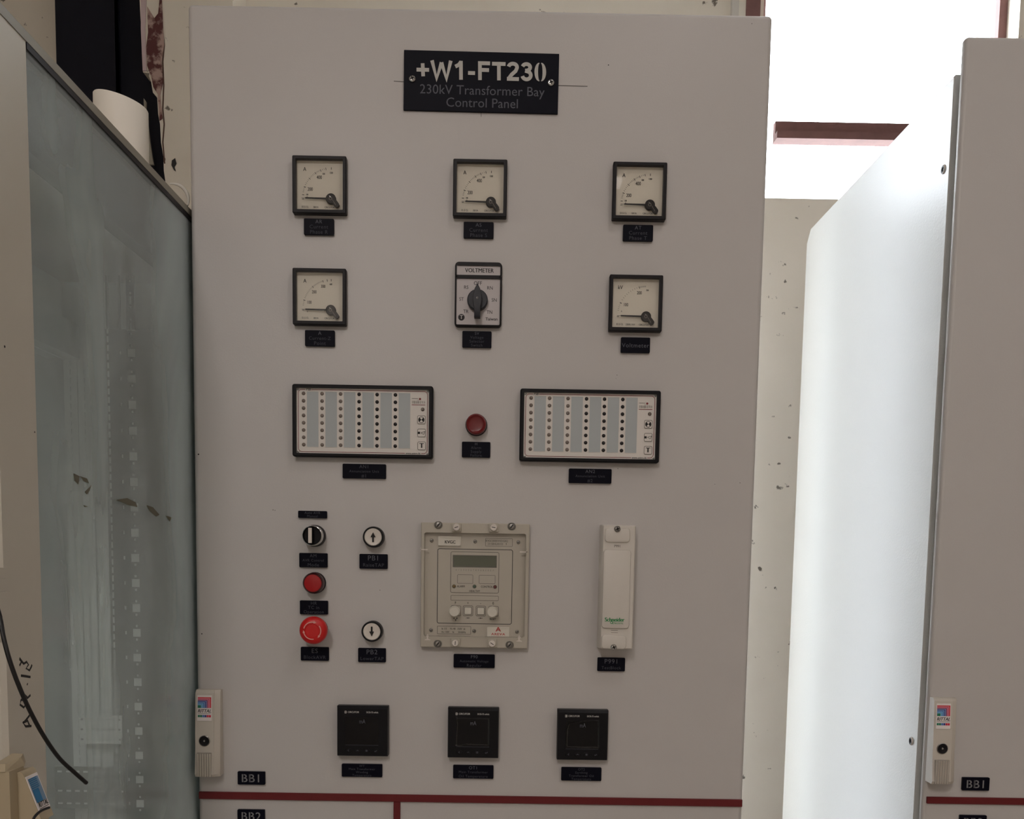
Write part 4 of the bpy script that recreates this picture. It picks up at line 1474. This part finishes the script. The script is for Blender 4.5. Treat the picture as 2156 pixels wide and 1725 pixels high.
for u, v in ((893, 1157.5), (1102, 1162.5)):
    q = MB()
    q.box(WHITE, -0.0050, 0.0050, -0.001, 0, -0.0010, 0.0010)
    q.box(WHITE, -0.0050 if u < 1000 else 0.0040, -0.0040 if u < 1000 else 0.0050, -0.001, 0.0, -0.0026, 0.0026)
    o = q.build('cover_clip', t, flat=True)
    p = A(u, v, -0.011)
    o.location = (p[0], -0.0122, p[1])
# clear cover box: five thin walls
q = MB()
q.slab(CLEAR, iw - 0.003, ih - 0.003, -0.0225, -0.0232, 0.004, 0.0004, 0, icz)
q.loft([rr(iw - 0.003, ih - 0.003, 0.004, yy, 4, 0, icz) for yy in (-0.0125, -0.0225)], CLEAR, False, False)
q.build('clear_cover', t)

# ------------------------------------------------------------------ test block
TD = 0.030
A = At(1300.8, 1237.5, -TD)
t = thing('test_block', 'tall narrow white test block with green lettering, right of the regulator', 'test block', A.x, A.z)
w, h = 0.0455, 0.1700
b = MB()
b.loft([rr(w + 0.003, h + 0.002, 0.0016, 0.0004), rr(w + 0.003, h + 0.002, 0.0016, -0.003), rr(w, h, 0.0020, -TD + 0.002), rr(w - 0.003, h - 0.003, 0.0012, -TD)], TB)
b.text(INK_G, 'P991', 0.0050, -TD - 0.0002, *A(1300, 1150.5), sx=0.9, bold=0.00006)
b.rect(INK_G, 0.0095, 0.0006, -TD - 0.0002, *A(1293.5, 1327.8))
b.rect(INK_G, 0.0095, 0.0004, -TD - 0.0002, *A(1293.5, 1332.5))
b.build('housing', t)
for nm, u0, v0, u1, v1, hh in (('end_pad', 1272.5, 1111.5, 1328, 1143, 0.003), ('cover_pad', 1269, 1157, 1326, 1324.5, 0.0035), ('end_pad', 1265, 1337, 1319.5, 1367.5, 0.003)):
    a, c = A(u0, v0, -TD - 0.002), A(u1, v1, -TD - 0.002)
    q = MB()
    W_, H_ = c[0] - a[0] - 0.002, a[1] - c[1]
    q.loft([rr(W_, H_, 0.005, 0.001, 5), rr(W_, H_, 0.005, -hh * 0.4, 5), rr(W_ - 0.0014, H_ - 0.0014, 0.0043, -hh * 0.85, 5), rr(W_ - 0.0035, H_ - 0.0035, 0.0033, -hh, 5)], TB)
    if nm == 'cover_pad':
        lx, lz = A(1294, 1305.5, -TD - hh)
        ox, oz = (a[0] + c[0]) / 2, (a[1] + c[1]) / 2
        q.text(GREEN, 'Schneider', 0.0077, -hh - 0.0002, lx - ox, lz - oz, bold=0.00030, sx=0.93, space=0.95)
        q.text(GREEN, 'Electric', 0.0042, -hh - 0.0002, lx - ox + 0.0045, lz - oz - 0.0045, bold=0.00008, space=1.15)
        q.ring(GREEN, 0.0012, 0.0019, -hh - 0.0004, -hh - 0.0001, lx - ox - 0.0042, lz - oz - 0.0038, 16)
    o = q.build(nm, t)
    o.location = ((a[0] + c[0]) / 2, -TD, (a[1] + c[1]) / 2)
for u, v, m in ((1300.3, 1114, STEEL), (1292.5, 1363.5, CHROME)):
    o = MB().cross_screw(0.0042, 0.0, -0.0060, m=m).build('screw', t)
    p = A(u, v, -TD - 0.006)
    o.location = (p[0], -TD, p[1])

# ------------------------------------------------------------------ digital meters
DD = 0.014


def digital(u, v, label, film):
    A = At(u, v, -DD)
    t = thing('digital_meter', label, 'meter', A.x, A.z, 0, 'square black digital meters')
    s = 0.0718
    b = MB()
    b.loft([rr(s, s, 0.0010, 0.0004), rr(s, s, 0.0010, -DD + 0.0030), rr(s - 0.0016, s - 0.0052, 0.0008, -DD, cz=-0.0016)], BLACK2)
    y = -DD - 0.0002
    b.text(ENGR_B, 'CIRCUTOR', 0.0036, y, -0.0128, 0.0270, sx=0.88, bold=0.00010, shear=0.15)
    b.slab(ENGR_B, 0.0030, 0.0036, y + 0.0002, y, 0.0008, 0.0, -0.0236, 0.0270)
    b.text(BLACK2, 'C', 0.0032, y - 0.0001, -0.0236, 0.0270, bold=0.0002)
    b.text(ENGR_B, 'DCB-72 mAdc', 0.0033, y, 0.0140, 0.0270, sx=0.85, bold=0.00012)
    b.build('case', t)
    q = MB()
    scr = mat('screen_black', (7, 7, 12), 0.15, spec=0.3)
    q.slab(scr, 0.0466, 0.0400, 0.0, -0.0003, 0.0004, 0.0, 0, 0.0005)
    q.text(ENGR, 'mA', 0.0085, -0.0005, 0.0003, 0.0138, sx=0.72)
    q.rect(ENGR_DIM, 0.0460, 0.0005, -0.0005, 0, -0.0196)
    o = q.build('screen', t, flat=True)
    o.location = (-0.0005, -DD, 0.0)
    for i, xx in enumerate((-0.0195, -0.0066, 0.0060, 0.0190)):
        q = MB()
        q.slab(BLACK2, 0.0088, 0.0058, 0.001, -0.0010, 0.0028, 0.0006)
        yy = -0.0012
        I = ENGR
        if i == 0:
            q.line(I, (0.0008, 0.0013), (-0.0008, 0), 0.0005, yy); q.line(I, (-0.0008, 0), (0.0008, -0.0013), 0.0005, yy)
        elif i == 1:
            q.line(I, (-0.0014, -0.0006), (0, 0.0007), 0.0005, yy); q.line(I, (0, 0.0007), (0.0014, -0.0006), 0.0005, yy)
        elif i == 2:
            for kk in (-1, 0, 1):
                q.rect(I, 0.0028, 0.0005, yy, 0, kk * 0.0009)
        else:
            q.line(I, (-0.0016, -0.0008), (0.0014, -0.0002), 0.0005, yy); q.line(I, (0.0014, -0.0002), (0.0014, 0.0012), 0.0005, yy)
            q.poly(I, [(-0.0020, -0.0008), (-0.0006, 0.0004), (-0.0004, -0.0016)], yy)
        o = q.build('key', t)
        o.location = (xx, -DD, -0.0274)
    if film:
        q = MB()
        n = len(film)
        outer = film
        cxm, czm = sum(p[0] for p in film) / n, sum(p[1] for p in film) / n
        dd = []
        for sc, yy in ((1.0, -0.0008), (0.965, -0.0022), (0.92, -0.0012), (0.88, -0.0007)):
            dd.append([(cxm + (p[0] - cxm) * sc, yy - random.random() * 0.0006, czm + (p[1] - czm) * sc) for p in film])
        q.loft(dd, FILM, False, False)
        o = q.build('screen_film', t)
        o.location = (0, -DD, 0)
    return t


def filmpts(A_uv, pts):
    x0, z0 = W(A_uv[0], A_uv[1], -DD)
    return [(W(u, v, -DD)[0] - x0, W(u, v, -DD)[1] - z0) for u, v in pts]


digital(763, 1540.3, 'plain black digital meter at the left of the bottom row, bare screen', None)
digital(996.3, 1544, 'black digital meter in the middle of the bottom row, film along its screen edge',
        filmpts((996.3, 1544), [(959, 1509), (980, 1509.5), (1005, 1510.5), (1032, 1512), (1032.5, 1540), (1031, 1571), (1010, 1570), (980, 1569), (964, 1573), (958, 1571), (959, 1545), (961, 1525)]))
digital(1226.7, 1548.6, 'black digital meter at the right of the bottom row, film peeling at its upper corner',
        filmpts((1226.7, 1548.6), [(1196, 1522), (1212, 1519), (1232, 1515), (1263, 1515.5), (1263, 1545), (1262.5, 1576), (1240, 1576), (1212, 1575.5), (1191, 1575), (1191, 1555), (1192, 1536)]))
